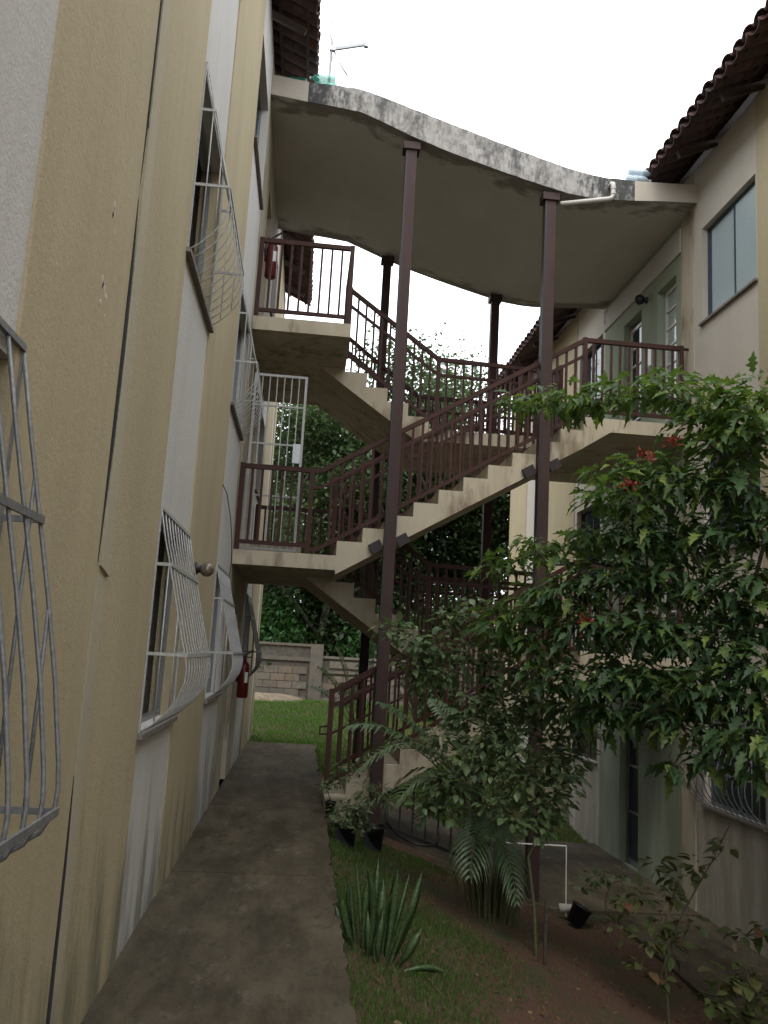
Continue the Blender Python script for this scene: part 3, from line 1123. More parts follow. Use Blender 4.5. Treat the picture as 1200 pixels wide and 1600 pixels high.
# level 3
railing([(LX + .03, FR, L3), (.28, FR, L3)], 1.0)
railing([(.28, FR, L3), (.28, BY0 + .04, L3)], 1.0, None, .10, (-1,))
railing([(.33, BY0 + .08, L3), (1.60, BY0 + .08, R2 + .04), (3.26, BY0 + .08, R2)], .99, .22, .06, (0, 1, -1))
railing([(.34, BY1 - .05, L3), (1.55, BY1 - .05, R2 + .02), (4.5, BY1 - .05, R2)], 1.0, .22, .06, (0, 1, -1))
railing([(LX + .05, BY1 - .05, L3), (.28, BY1 - .05, L3)], 1.0, None, .10, (0,))
railing([(LX + .05, BY1 - .05, L2), (.28, BY1 - .05, L2)], 1.0, None, .10, (0,))
# lower storey
railing([(.38, FR, .18), (3.27, FR, R1 + .02)], 1.06, .17, .05, (0, -1), .118, .06)
railing([(.55, FY1 - .05, .26), (3.27, FY1 - .05, R1 + .02)], .97, .2, .05)
railing([(3.27, FR, R1), (4.5, FR, R1)], 1.01, None, .10, (-1,))
railing([(.30, BY0 + .08, L2), (1.60, BY0 + .08, R1 + .04), (3.26, BY0 + .08, R1)], .99, .22, .06, (0, 1, -1))
railing([(.34, BY1 - .05, L2), (1.55, BY1 - .05, R1 + .02), (4.5, BY1 - .05, R1)], 1.0, .22, .06, (0, 1, -1))
# hooked hand rail end at the foot
MB().tube([(.40, FR + .06, .86), (.27, FR + .06, .84), (.27, FR + .06, .76), (.40, FR + .06, .77), (1.2, FR + .06, 1.22)], .014, 6).build('handrail', M['brown'], ST)
# low parapet behind the level 2 landing
MB().box(LX + .01, -.12, BY1 - .2, BY1 - .1, L2 + .002, L2 + .46).build('parapet', M['conc_paint'], ST)

# paving apron below the stairs, falling with the garden
ap = MB()
ys_ = (9.70, 13.3)
ap.add([(.62, ys_[0], -.20), (2.9, ys_[0], -.94), (RX, ys_[0], -.955), (.62, ys_[1], -.20), (2.9, ys_[1], -.94), (RX, ys_[1], -.955),
        (.62, ys_[0], -.6), (2.9, ys_[0], -1.3), (RX, ys_[0], -1.3), (.62, ys_[1], -.6), (2.9, ys_[1], -1.3), (RX, ys_[1], -1.3)],
       [(0, 1, 4, 3), (1, 2, 5, 4), (0, 6, 7, 1), (1, 7, 8, 2), (3, 4, 10, 9), (4, 5, 11, 10), (0, 3, 9, 6)])
o = ap.build('paving', M['path'])
tag(o, 'sloping concrete apron under the stairs', 'paving', kind='structure')
# footway along the right building
fw = MB()
for a, b in zip((-4, 2, 5, 7.4, 8.6), (2, 5, 7.4, 8.6, 9.69)):
    fw.box(3.55, RX, a + .004, b - .004, -1.3, -.965)
o = fw.build('footway', M['path'])
tag(o, 'dark concrete strip along the foot of the right building', 'footway', kind='structure')

# grille closing off the space under the flight
gt = thing('bar_gate', 'low black bar gate closing the space under the lowest flight', 'gate', (1.7, 10.2, -.5))
m = MB()
m.beam((1.05, 10.15, -.22), (2.15, 10.15, -.58), .03, .04)
m.beam((1.05, 10.15, .12), (2.15, 10.15, .42), .03, .04)
m.build('frame', M['black'], gt)
for i in range(8):
    x = 1.10 + .15 * i
    MB().box(x - .01, x + .01, 10.14, 10.16, -.22 - .327 * (x - 1.05), .13 + .27 * (x - 1.05)).build('bar', M['black'], gt)

# ------------------------------------------------------------------ open security gate on level 2
g1 = thing('security_gate', 'white barred security gate standing open on the middle left landing', 'gate', (LX, 10.22, L2))
gx0, gx1, gz0, gz1, gy = LX + .06, LX + .71, L2 + .04, 5.02, 10.22
m = MB()
m.box(gx0, gx0 + .03, gy - .014, gy + .014, gz0, gz1); m.box(gx1 - .03, gx1, gy - .014, gy + .014, gz0, gz1)
m.box(gx0 + .03, gx1 - .03, gy - .013, gy + .013, gz1 - .03, gz1); m.box(gx0 + .03, gx1 - .03, gy - .013, gy + .013, gz0, gz0 + .03)
for z in (4.62, 4.14, 3.50):
    m.box(gx0 + .03, gx1 - .03, gy - .010, gy + .010, z - .010, z + .010)
m.build('frame', M['grille'], g1)
bm_ = MB().box(-.006, .006, -.006, .006, 0, gz1 - gz0 - .06).mesh('bar', M['grille'])
for i in range(6):
    link('bar', bm_, g1, (gx0 + .03 + (gx1 - gx0 - .06) * (i + .8) / 6.6, gy, gz0 + .03))
MB().box(gx1 - .12, gx1 - .031, gy - .02, gy + .02, 3.92, 4.16).build('lock_plate', M['alu'], g1)
for z in (3.1, 4.75):
    MB().tube([(gx0 - .058, gy, z), (gx0, gy, z)], .014, 6).build('hinge', M['grille'], g1)


# ------------------------------------------------------------------ fire extinguishers
def extinguisher(x, y, z, label):
    t = thing('fire_extinguisher', label, 'fire extinguisher', (x, y, z), 'red fire extinguishers on the left wall')
    MB().lathe((x, y, z), [(.062, 0), (.075, .012), (.075, .40), (.068, .44), (.045, .475), (.022, .49), (.022, .52)], 16).build('cylinder', M['red'], t, True)
    MB().box(x + .02, x + .06, y - .078, y - .058, z + .2, z + .34).build('label_plate', M['whitep'], t)
    m = MB(); m.box(x - .02, x + .02, y - .02, y + .02, z + .52, z + .56)
    m.beam((x, y, z + .56), (x + .11, y - .02, z + .63), .02, .016); m.beam((x, y, z + .535), (x + .10, y - .02, z + .54), .018, .014)
    m.build('valve', M['black'], t)
    MB().tube([(x - .02, y, z + .54), (x - .06, y - .06, z + .52), (x - .085, y - .06, z + .40), (x - .08, y - .04, z + .2)], .011, 6).build('hose', M['black'], t, True)
    MB().box(LX + .001, x - .07, y - .02, y + .02, z + .36, z + .40).build('wall_bracket', M['black'], t)
    return t


extinguisher(LX + .12, 10.55, 6.42, 'red fire extinguisher hung behind the top left railing')
extinguisher(LX + .12, 11.78, 1.02, 'red fire extinguisher hung on the ground floor wall past the windows')


# ------------------------------------------------------------------ wall lamps
def wall_lamp(x, y, z, s, label, mat, r=.085):
    t = thing('wall_lamp', label, 'lamp', (x, y, z))
    MB().lathe((x, y, z), [(.05, 0), (.05, s * .015), (.03, s * .03), (.03, s * .05)], 14, 'X').build('base', M['black'], t, True)
    prof = [(max(.012, r * math.sin(math.pi * (i + .5) / 9)), s * (.035 + r - r * math.cos(math.pi * (i + .5) / 9))) for i in range(9)]
    MB().lathe((x, y, z), prof, 16, 'X').build('globe', mat, t, True)
    return t


M['globe'] = simple('globe_glass', (.20, .17, .13), .2, .3, .3, 30)
wall_lamp(LX + .010, 6.66, 2.26, 1, 'round tarnished globe lamp on the yellow left wall above the barred windows', M['globe'], .056)
wall_lamp(RX - .001, 11.36, 6.98, -1, 'small dark bulkhead lamp between the two upper right doors', M['black'], .075)

# loose cable on the left wall
o = MB().tube([(LX + .012, 8.10, 3.20), (LX + .03, 8.35, 3.17), (LX + .035, 8.9, 3.02), (LX + .03, 9.35, 2.82), (LX + .03, 9.52, 2.60), (LX + .02, 9.5, 2.42)], .005, 5).build('cable', M['black'])
tag(o, 'thin loose cable drooping on the left wall below the landing', 'cable')


# ------------------------------------------------------------------ bottles lying on the canopy
def bottle(x, y, z, yaw, mat, label, L=.33, r=.052):
    t = thing('bottle', label, 'bottle', (x, y, z), 'plastic bottles lying on the canopy')
    prof = [(.02, 0), (r * .82, .004), (r, .02), (r, .07), (r * .9, .085), (r, .10), (r, .15), (r * .9, .165), (r, .18), (r, .225), (r * .75, .265), (.018, .30), (.014, .315)]
    m = MB().lathe((0, 0, 0), [(a, b * L / .33) for a, b in prof], 14, 'X')
    rot = Matrix.Rotation(yaw, 3, 'Z')
    m.v = [tuple(rot @ Vector(v) + Vector((x, y, z))) for v in m.v]
    m.build('body', mat, t, True)
    c = MB().lathe((0, 0, 0), [(.017, .314 * L / .33), (.017, .335 * L / .33)], 10, 'X')
    c.v = [tuple(rot @ Vector(v) + Vector((x, y, z))) for v in c.v]
    c.build('cap', M['whitep'], t)
    return t


def ctop(x):
    for (a, za), (b, zb_) in zip(top[:-1], top[1:]):
        if a <= x <= b:
            return za + (zb_ - za) * (x - a) / (b - a)
    return 8


zc = ctop(-.2)
bottle(-.06, 9.85, zc + .056, math.pi, M['pet_green'], 'pale green plastic bottle lying at the canopy edge, lower of two')
bottle(-.08, 9.86, zc + .160, math.pi, M['pet_green'], 'pale green plastic bottle resting on another one at the canopy edge')
bottle(-.44, 9.86, ctop(-.6) + .058, math.pi, M['pet_dark'], 'dark green plastic bottle lying under the left eave')
zc = ctop(3.85)
bottle(3.70, 9.80, zc + .058, 0, M['pet_clear'], 'clear plastic bottle lying on the right end of the canopy, lower of two')
bottle(3.73, 9.81, zc + .162, 0, M['pet_clear'], 'clear plastic bottle resting on another one at the right end of the canopy')

# ------------------------------------------------------------------ tv antenna on the canopy
an = thing('tv_antenna', 'grey television antenna on a mast above the canopy', 'antenna', (-.2, 13.0, 8.68))
AX, AY = -.22, 13.0
MB().tube([(AX, AY, 8.66), (AX, AY, 11.86)], .024, 8).build('mast', M['alu'], an, True)
MB().beam((AX - .02, AY, 11.68), (AX + .60, AY + .15, 11.98), .045, .045).build('boom', M['alu'], an)
MB().box(AX + .55, AX + .62, AY + .12, AY + .18, 11.92, 12.02).build('feed', M['alu'], an)
MB().box(AX - .03, AX + .07, AY - .03, AY + .03, 11.66, 11.76).build('clamp', M['alu'], an)
MB().tube([(AX + .02, AY, 11.78), (AX - .05, AY, 12.0), (AX - .03, AY, 12.2)], .014, 5).build('element', M['alu'], an, True)
MB().tube([(AX + .04, AY, 11.7), (AX + .14, AY - .02, 11.45), (AX + .30, AY - .05, 11.2)], .014, 5).build('element', M['alu'], an, True)
MB().tube([(AX + .06, AY, 11.72), (AX + .01, AY, 11.4), (AX + .0, AY, 11.2)], .008, 5).build('element', M['alu'], an, True)

# ------------------------------------------------------------------ block wall at the back
BW = thing('block_wall', 'weathered concrete block garden wall at the end of the lawn', 'wall', (0, 24, .3))
M['mortar'] = simple('mortar', (.12, .108, .09), .95, 0, .2, 12, .5)
MB().box(-14, .25, 24.03, 24.17, -.6, 1.80).build('wall_core', M['mortar'], BW)
MB().box(.60, 16, 24.03, 24.17, -.6, 1.50).build('wall_core', M['mortar'], BW)
MB().box(.25, .60, 23.94, 24.2, -.6, 1.88).build('pillar', M['block'], BW)
MB().box(-14, .249, 23.985, 24.18, 1.40, 1.50).build('tie_beam', M['block'], BW)
MB().box(-14, .249, 23.99, 24.19, 1.80, 1.87).build('coping', M['block'], BW)
MB().box(.601, 16, 23.985, 24.19, 1.50, 1.57).build('coping', M['block'], BW)
MB().box(.601, 16, 23.99, 24.18, 1.10, 1.17).build('tie_beam', M['block'], BW)
bk = MB().box(0, .385, 0, .03, 0, .185).mesh('brick', M['block'])
for row in range(9):
    z = .05 + .20 * row
    for cidx in range(-6, 12):
        x = -2.0 + .40 * cidx + (.2 if row % 2 else 0)
        if x < .25 and (x > -2.6) and x + .385 < .26:
            if 1.22 < z < 1.5 or z > 1.62: continue
        elif x > .59 and x < 3.6:
            if .93 < z < 1.18 or z > 1.32: continue
        else:
            continue
        o = link('brick', bk, BW, (x, 23.998 + random.uniform(-.004, .006), z))
# low earth mound in front of the wall
md = MB()
nn = 14
vs = []
for i in range(nn + 1):
    for j_ in range(9):
        u, v = i / nn * 2 - 1, j_ / 8 * 2 - 1
        h = max(0, 1 - u * u - v * v)
        vs.append((-.9 + u * 1.3, 23.1 + v * .7, .28 + .26 * h ** .6 + random.uniform(-.015, .015) - (.12 if h == 0 else 0)))
fs = [(i * 9 + j_, (i + 1) * 9 + j_, (i + 1) * 9 + j_ + 1, i * 9 + j_ + 1) for i in range(nn) for j_ in range(8)]
M['earth'] = simple('pale_earth', (.25, .20, .135), .95, 0, .25, 9, .6)
o = md.add(vs, fs).build('earth_mound', M['earth'], None, True)
tag(o, 'low mound of pale earth against the block wall', 'mound', kind='structure')

# ------------------------------------------------------------------ foliage tools
def rand_dirs(n, zbias=0.0):
    d = RNG.normal(size=(n, 3)); d[:, 2] += zbias
    return d / np.linalg.norm(d, axis=1, keepdims=True)


# leaf templates: x side, y along, z normal
def leaf_tpl(outline, fold=.18, droop=.25):
    """outline: list of (half width, t); returns verts, quads either side of the rib"""
    v = []
    for (w, t) in outline:
        z = -droop * t * t
        v += [(-w, t, z + fold * w), (0, t, z), (w, t, z + fold * w)]
    f = []
    for i in range(len(outline) - 1):
        a = i * 3; b = a + 3
        f += [(a, a + 1, b + 1, b), (a + 1, a + 2, b + 2, b + 1)]
    return np.array(v), np.array(f)


LOBED = leaf_tpl([(.010, 0), (.014, .10), (.17, .23), (.09, .33), (.29, .46), (.11, .56), (.20, .68), (.06, .80), (.07, .87), (.004, 1.0)], .38, .42)
CURLED = leaf_tpl([(.010, 0), (.014, .10), (.15, .23), (.08, .33), (.25, .46), (.10, .56), (.17, .68), (.05, .80), (.06, .87), (.004, 1.0)], .5, .6)
OVATE = leaf_tpl([(.02, 0), (.02, .12), (.22, .30), (.30, .50), (.22, .74), (.01, 1.0)], .25, .25)
DIAMOND = (np.array([(0, 0, 0), (.30, .5, .10), (0, 1.0, -.08), (-.30, .5, .10)]), np.array([(0, 1, 2, 3)]))
SIMPLE = leaf_tpl([(.01, 0), (.26, .45), (.01, 1.0)], .2, .2)


def connect(nodes, clusters, hub, r_tip=.004, bend=.03, power=.5):
    """clusters joined to the nearest node of the growing branch skeleton; returns tubes"""
    pts = [Vector(p) for p in nodes]
    parent = [max(0, i - 1) for i in range(len(pts))]
    parent[0] = -1
    order = sorted(clusters, key=lambda c: (Vector(c[:3]) - Vector(hub)).length)
    for c in order:
        p = Vector(c[:3]) - Vector((0, 0, c[3] * .3))
        best = min(range(len(pts)), key=lambda i: (pts[i] - p).length + .15 * (pts[i] - Vector(hub)).length)
        q = pts[best]
        k = best
        L = (p - q).length
        m = max(1, int(L / .22))
        for s in range(1, m + 1):
            t = s / m
            w = q.lerp(p, t) + Vector((random.uniform(-1, 1), random.uniform(-1, 1), random.uniform(-1, .4))) * bend * (1 if s < m else 0)
            pts.append(w); parent.append(k); k = len(pts) - 1
    load = [0] * len(pts)
    for i in range(len(pts) - 1, -1, -1):
        load[i] = max(load[i], 1)
        if parent[i] >= 0:
            load[parent[i]] += load[i] if not any(False for _ in ()) else 0
    # segments
    return pts, parent, load


def branch_mesh(pts, parent, load, rt, rmax):
    m = MB()
    # pipe model: radius grows with the load carried
    tips = [0] * len(pts)
    ch = {i: [] for i in range(len(pts))}
    for i, p in enumerate(parent):
        if p >= 0: ch[p].append(i)
    for i in range(len(pts) - 1, -1, -1):
        pass
    import sys
    sys.setrecursionlimit(5000)
    def cnt(i):
        tips[i] = max(1, sum(cnt(c) for c in ch[i])); return tips[i]
    cnt(0)
    rad = [min(rmax, rt * math.sqrt(t)) for t in tips]
    for i, p in enumerate(parent):
        if p >= 0:
            m.tube([pts[p], pts[i]], [rad[p] if tips[p] < tips[i] * 2.2 else rad[i] * 1.25, rad[i]], 6, False)
    return m


def whorls(clusters, per, size, up=.5, vol=.8, flat=.75):
    P, D, U, Sz = [], [], [], []
    for c in clusters:
        r = c[3]
        n = max(3, int(per * (r / .2) ** 1.6))
        o = rand_dirs(n, .15) * (RNG.random((n, 1)) ** .5) * r * vol
        o[:, 2] *= flat
        P.append(np.array(c[:3]) + o)
        d = o / (np.linalg.norm(o, axis=1, keepdims=True) + 1e-6) + rand_dirs(n) * .55
        d[:, 2] = d[:, 2] * .6 - .12
        D.append(d)
        U.append(rand_dirs(n) * .55 + np.array([0, 0, up + .6]))
        Sz.append(size * (.4 + .95 * RNG.random(n)))
    P = np.concatenate(P); D = np.concatenate(D); U = np.concatenate(U); Sz = np.concatenate(Sz)
    return P, frames(D, U), Sz


def leaf_parts(parent, tpl, P, Rm, Sz, mat_o, mat, n_single, name='leaf'):
    """the leaves nearest the viewer as parts, the rest as one foliage mass"""
    cp = np.array([0, 0, 1.69])
    big = np.argsort(-(Sz / np.linalg.norm(P - cp, axis=1)))
    alt = CURLED if tpl is LOBED else tpl
    mes = [np_mesh(name, t_[0], t_[1], mat_o, None, True) for t_ in (tpl, alt)]
    for i in big[:n_single]:
        o = link(name, mes[int(i) % 2], parent, P[i])
        o.rotation_mode = 'QUATERNION'
        o.rotation_quaternion = Matrix([list(map(float, r)) for r in Rm[i]]).to_quaternion()
        o.scale = (float(Sz[i]),) * 3
    k = big[n_single:]
    if len(k):
        tv = np.where((k % 2 == 0)[:, None, None], tpl[0][None], alt[0][None])
        V = np.einsum('nij,nvj->nvi', Rm[k], tv) * Sz[k][:, None, None] + P[k][:, None, :]
        F = (tpl[1][None] + (np.arange(len(k)) * len(tpl[0]))[:, None, None]).reshape(-1, 4)
        me2 = np_mesh('foliage', V.reshape(-1, 3) - np.array(ORG[parent]), F, mat, np.repeat(RNG.random(len(k)), len(tpl[0])), True)
        o = link('foliage', me2, parent)
        o['kind'] = 'stuff'


# ------------------------------------------------------------------ the broad-leaved tree in front
TREE = [(1.71, 6.90, 3.84, .16), (1.91, 6.90, 3.91, .18), (2.10, 6.80, 3.92, .2), (2.32, 6.80, 3.92, .2), (2.48, 6.70, 3.93, .2), (2.63, 6.60, 3.96, .2), (2.81, 6.50, 3.98, .22), (2.98, 6.40, 3.88, .24), (3.15, 6.30, 3.76, .24), (3.01, 6.30, 3.59, .22), (3.20, 6.10, 3.68, .26), (3.30, 5.90, 3.81, .26), (3.32, 5.90, 3.51, .28), (3.14, 6.10, 3.37, .28), (2.39, 6.50, 3.20, .2), (2.60, 6.50, 3.27, .22), (2.28, 6.40, 3.01, .2), (2.56, 6.40, 2.98, .24), (2.78, 6.30, 3.16, .25), (3.04, 6.20, 3.13, .25), (3.24, 6.00, 3.06, .26), (3.30, 5.90, 2.74, .28), (1.91, 7.00, 2.68, .16), (1.72, 7.10, 2.56, .15), (2.11, 7.00, 2.60, .18), (2.29, 6.80, 2.73, .2), (1.58, 7.20, 2.45, .12), (2.43, 6.60, 2.75, .22), (2.66, 6.50, 2.70, .25), (2.87, 6.40, 2.75, .26), (3.09, 6.20, 2.76, .26), (3.26, 6.00, 2.41, .28), (1.95, 6.90, 2.27, .18), (2.19, 6.80, 2.31, .22), (2.38, 6.60, 2.41, .25), (2.63, 6.50, 2.34, .26), (2.87, 6.40, 2.37, .26), (3.11, 6.20, 2.28, .28), (3.32, 6.00, 2.11, .28), (1.68, 7.10, 2.08, .16), (1.85, 7.00, 2.14, .18), (2.04, 6.90, 2.10, .2), (1.77, 7.10, 1.88, .18), (1.96, 7.00, 1.82, .2), (1.57, 7.20, 1.95, .14), (2.16, 6.70, 1.97, .24), (2.39, 6.60, 2.03, .25), (2.61, 6.50, 1.97, .26), (2.82, 6.40, 1.98, .26), (2.98, 6.20, 1.91, .26), (3.12, 6.00, 1.80, .27), (3.23, 5.80, 1.72, .26), (2.05, 6.90, 1.58, .22), (2.27, 6.70, 1.59, .24), (2.51, 6.50, 1.61, .25), (2.73, 6.30, 1.59, .26), (2.93, 6.10, 1.56, .26), (3.12, 5.90, 1.51, .25), (2.23, 6.80, 1.34, .2), (2.45, 6.60, 1.32, .22), (2.67, 6.40, 1.33, .22), (2.90, 6.20, 1.32, .2), (3.07, 5.90, 1.27, .2), (3.17, 5.70, 1.27, .2), (2.93, 6.00, 1.10, .13), (2.73, 6.20, 1.02, .1), (3.15, 5.80, 1.05, .13)]
# the crown goes on behind, towards the wall
EXTRA = [(3.5, 6.9, 3.3, .3), (3.7, 6.3, 2.9, .32), (3.2, 7.1, 2.7, .3), (3.6, 7.1, 2.2, .32), (3.0, 7.0, 2.1, .28), (3.8, 6.2, 2.1, .32), (3.7, 5.7, 3.4, .3), (3.6, 5.4, 2.6, .3), (3.3, 6.9, 1.6, .26), (3.7, 5.5, 1.8, .28), (2.8, 7.1, 2.6, .26), (2.7, 7.0, 1.7, .24),
         (3.9, 5.0, 3.3, .36), (4.0, 5.0, 2.5, .36), (4.1, 5.6, 3.8, .36), (4.1, 6.4, 3.5, .34), (4.0, 5.4, 1.7, .32)]  # unseen clusters added to shade the lower right of the view
tr = thing('broadleaf_tree', 'leafy broad-leaved garden tree with dark branches filling the right side', 'tree', (3.62, 6.0, -1.0))
trunk = [(3.62, 6.0, -1.05), (3.58, 6.0, -.2), (3.51, 6.0, .62), (3.38, 6.0, 1.3), (3.27, 6.05, 1.67), (3.13, 6.2, 2.13), (2.96, 6.3, 2.57), (2.77, 6.4, 2.92), (2.50, 6.6, 3.40)]
limb = [(2.70, 6.6, 2.46), (2.34, 6.8, 2.53), (2.00, 6.9, 2.50)]
pts, par, load = connect(trunk + limb, TREE + EXTRA, (3.13, 6.2, 2.13))
par[len(trunk)] = 5
branch_mesh(pts, par, load, .0068, .065).build('trunk', M['bark'], tr, True)
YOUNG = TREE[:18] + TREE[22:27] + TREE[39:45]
OLD = [c for c in TREE if c not in YOUNG]
P, Rm, Sz = whorls(OLD, 66, .152, vol=1.2, flat=.5)
P2, R2m, S2 = whorls(EXTRA, 30, .18)
P = np.concatenate([P, P2]); Rm = np.concatenate([Rm, R2m]); Sz = np.concatenate([Sz, S2])
leaf_parts(tr, LOBED, P, Rm, Sz, M['leaf_tree_o'], M['leaf_tree'], 160)
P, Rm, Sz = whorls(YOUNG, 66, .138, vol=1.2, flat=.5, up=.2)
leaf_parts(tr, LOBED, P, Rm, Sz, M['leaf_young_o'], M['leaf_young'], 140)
for i, c in enumerate([(2.84, 6.42, 3.50), (2.64, 6.5, 3.38), (2.50, 6.45, 3.12), (2.25, 6.75, 2.05)]):
    n_ = 40
    c = np.array([0, 0, 1.69]) + (np.array(c) - np.array([0, 0, 1.69])) * .95
    pp = np.array(c) + rand_dirs(n_, .3) * np.array([.075, .075, .05]) * (RNG.random((n_, 1)) ** .5)
    me = scatter_mesh('flower', SIMPLE[0], SIMPLE[1], pp, frames(rand_dirs(n_, .4), rand_dirs(n_)), .03 + .02 * RNG.random(n_), M['flower'], ORG[tr])
    link('flower', me, tr)

# ------------------------------------------------------------------ pale leaved rose bush
ROSE = [(.81, 7.70, 1.91, .12), (1.00, 7.60, 1.84, .13), (1.23, 7.60, 1.79, .14), (.97, 7.70, 1.61, .12), (1.24, 7.60, 1.58, .14), (1.42, 7.50, 1.75, .14), (1.28, 7.60, 2.02, .12), (1.52, 7.50, 2.12, .14), (1.65, 7.40, 1.87, .14), (1.72, 7.40, 1.55, .16), (1.52, 7.50, 1.37, .16), (1.98, 7.30, 1.40, .16), (1.30, 7.70, .60, .13), (1.18, 7.80, .45, .12), (1.54, 7.50, .86, .16), (1.84, 7.40, 1.07, .18), (2.15, 7.30, .96, .17), (1.94, 7.30, .74, .17), (2.24, 7.20, .79, .14), (1.72, 7.40, .54, .14), (2.11, 7.30, .54, .15), (1.87, 7.30, .43, .13), (2.37, 7.30, 1.16, .15), (1.64, 7.50, 1.16, .16), (1.27, 7.60, 1.02, .12),
        (1.45, 7.6, .62, .14), (1.38, 7.7, .40, .12), (1.75, 7.4, .80, .16), (2.05, 7.4, 1.25, .17), (1.8, 7.5, 1.32, .16), (2.2, 7.35, .62, .15), (2.32, 7.3, .95, .15), (1.9, 7.45, 1.62, .15), (1.58, 7.55, 1.68, .14), (1.1, 7.65, 1.72, .13), (1.62, 7.5, 1.02, .15), (1.45, 7.55, 1.22, .14), (2.25, 7.3, 1.35, .15), (1.12, 7.7, 1.5, .12), (2.1, 7.3, .38, .13)]
ro = thing('rose_bush', 'tall rose bush with small pale leaves and thin canes in front of the stairs', 'shrub', (2.09, 7.34, -.68))
cane = [(2.09, 7.34, -.72), (2.06, 7.34, -.3), (2.0, 7.35, .1)]
pts, par, load = connect(cane, ROSE, (2.0, 7.35, .1), bend=.02)
branch_mesh(pts, par, load, .0045, .02).build('stem', M['stem'], ro, True)
P, Rm, Sz = whorls(ROSE, 150, .088, vol=1.25)
leaf_parts(ro, OVATE, P, Rm, Sz, M['leaf_rose_o'], M['leaf_rose'], 260)
MB().tube([(2.12, 7.2, -.75), (2.12, 7.2, -.2)], .016, 7).build('stake', M['bark'], ro)

# ------------------------------------------------------------------ saplings at the right
def sapling(name, label, stem_pts, clusters, per, size, tpl=OVATE, mat='leaf_sap', nmax=300):
    t = thing(name, label, 'plant', stem_pts[0])
    pts, par, load = connect(stem_pts, clusters, stem_pts[len(stem_pts) // 2], bend=.015)
    branch_mesh(pts, par, load, .0035, .011).build('stem', M['stem'], t, True)
    P, Rm, Sz = whorls(clusters, per, size)
    leaf_parts(t, tpl, P, Rm, Sz, M[mat], M['leaf_rose'], nmax)
    return t


sapling('sapling', 'slender sapling with green and reddish leaves near the right wall',
        [(3.02, 6.90, -1.0), (2.99, 6.90, -.53), (3.15, 6.90, -.15), (3.34, 6.85, .21), (3.47, 6.80, .51)],
        [(2.91, 6.90, .18, .1), (3.10, 6.90, .09, .12), (3.26, 6.90, .19, .1), (3.04, 6.90, -.06, .12), (2.97, 6.90, -.25, .12), (3.20, 6.90, -.24, .1), (2.82, 7.00, -.09, .1), (2.67, 7.00, -.14, .1), (2.84, 6.90, -.39, .12), (3.04, 6.90, -.43, .12), (2.94, 6.90, -.67, .1), (2.62, 7.00, -.34, .1), (3.42, 6.80, .36, .1), (2.79, 6.90, -.58, .1)], 48, .105)
sapling('seedling', 'low broad-leaved seedling at the bottom right corner', [(3.45, 6.62, -1.0), (3.44, 6.6, -.8), (3.42, 6.6, -.62)],
        [(3.31, 6.60, -.53, .12), (3.51, 6.60, -.55, .14), (3.63, 6.60, -.68, .12), (3.21, 6.60, -.69, .12), (3.41, 6.60, -.78, .14), (3.60, 6.60, -.84, .14), (3.55, 6.8, -.30, .1), (3.72, 6.75, -.22, .09)], 44, .125)
sapling('red_croton', 'small red leaved shrub by the ground floor door', [(3.38, 9.3, -1.0), (3.38, 9.3, -.7)],
        [(3.25, 9.3, -.50, .12), (3.43, 9.3, -.52, .13), (3.58, 9.3, -.48, .12), (3.14, 9.3, -.62, .12)], 36, .10, OVATE, 'leaf_red', 0)


# ------------------------------------------------------------------ palms
def frond(parent, base, tip, sag, n=26, ll=.30, width=.036, twist=0.0):
    base, tip = Vector(base), Vector(tip)
    L = (tip - base).length
    pts = []
    for i in range(n + 1):
        t = i / n
        p = base.lerp(tip, t) + Vector((0, 0, sag * L * 4 * t * (1 - t)))
        pts.append(p)
    m = MB()
    m.tube(pts, [.010 * (1 - .85 * i / n) for i in range(n + 1)], 5)
    for i in range(int(n * .28), n + 1):
        t = i / n
        d = (pts[min(i + 1, n)] - pts[i - 1]).normalized()
        side = d.cross(Vector((0, 0, 1))).normalized()
        upv = side.cross(d)
        l = ll * math.sin(math.pi * min(1, .22 + .76 * (t - .28) / .72)) ** .6 * random.uniform(.88, 1.1)
        for s in (-1, 1):
            a = (side * s + upv * .45).normalized()
            dr = (a * .70 + d * .70).normalized()
            w = d * width * .5
            p0 = pts[i]
            k = len(m.v)
            for q, (u, ww, dz) in enumerate(((.0, .35, 0), (.35, 1, .01), (.7, .85, -.07), (1.0, .06, -.26))):
                c = p0 + dr * l * u * (1 - .12 * u) + Vector((random.uniform(-.006, .006), random.uniform(-.006, .006), dz * l * 1.5))
                m.v += [tuple(c - w * ww), tuple(c + w * ww)]
            m.f += [(k + 2 * q, k + 2 * q + 1, k + 2 * q + 3, k + 2 * q + 2) for q in range(3)]
    me = m.mesh('frond', M['leaf_palm'], ORG[parent], True)
    at = me.attributes.new('tint', 'FLOAT', 'POINT')
    at.data.foreach_set('value', np.full(len(me.vertices), random.random(), np.float32))
    return link('frond', me, parent)


pb = Vector((1.90, 8.25, -.66))
pl = thing('areca_palm', 'clumping palm with arching feathered fronds in front of the staircase', 'palm', pb)
for a in range(7):
    x, y = pb.x + random.uniform(-.14, .14), pb.y + random.uniform(-.12, .12)
    MB().tube([(x, y, -.75), (x + random.uniform(-.05, .05), y, -.1), (x + random.uniform(-.12, .12), y, .35)], [.026, .02, .014], 7).build('stalk', M['stem'], pl, True)
frond(pl, (1.84, 8.2, .10), (.52, 8.28, 1.00), .16, 25, .46)
frond(pl, (1.82, 8.2, .20), (.62, 8.05, .66), .30, 25, .46)
frond(pl, (1.80, 8.2, .15), (1.55, 7.55, -.12), .36, 24, .38)
frond(pl, (1.86, 8.2, .2), (1.15, 7.9, .22), .40, 24, .36)
frond(pl, (1.95, 8.3, .25), (2.3, 8.9, 1.2), .1, 26, .32)
frond(pl, (1.95, 8.3, .2), (2.75, 8.1, .6), .22, 26, .32)
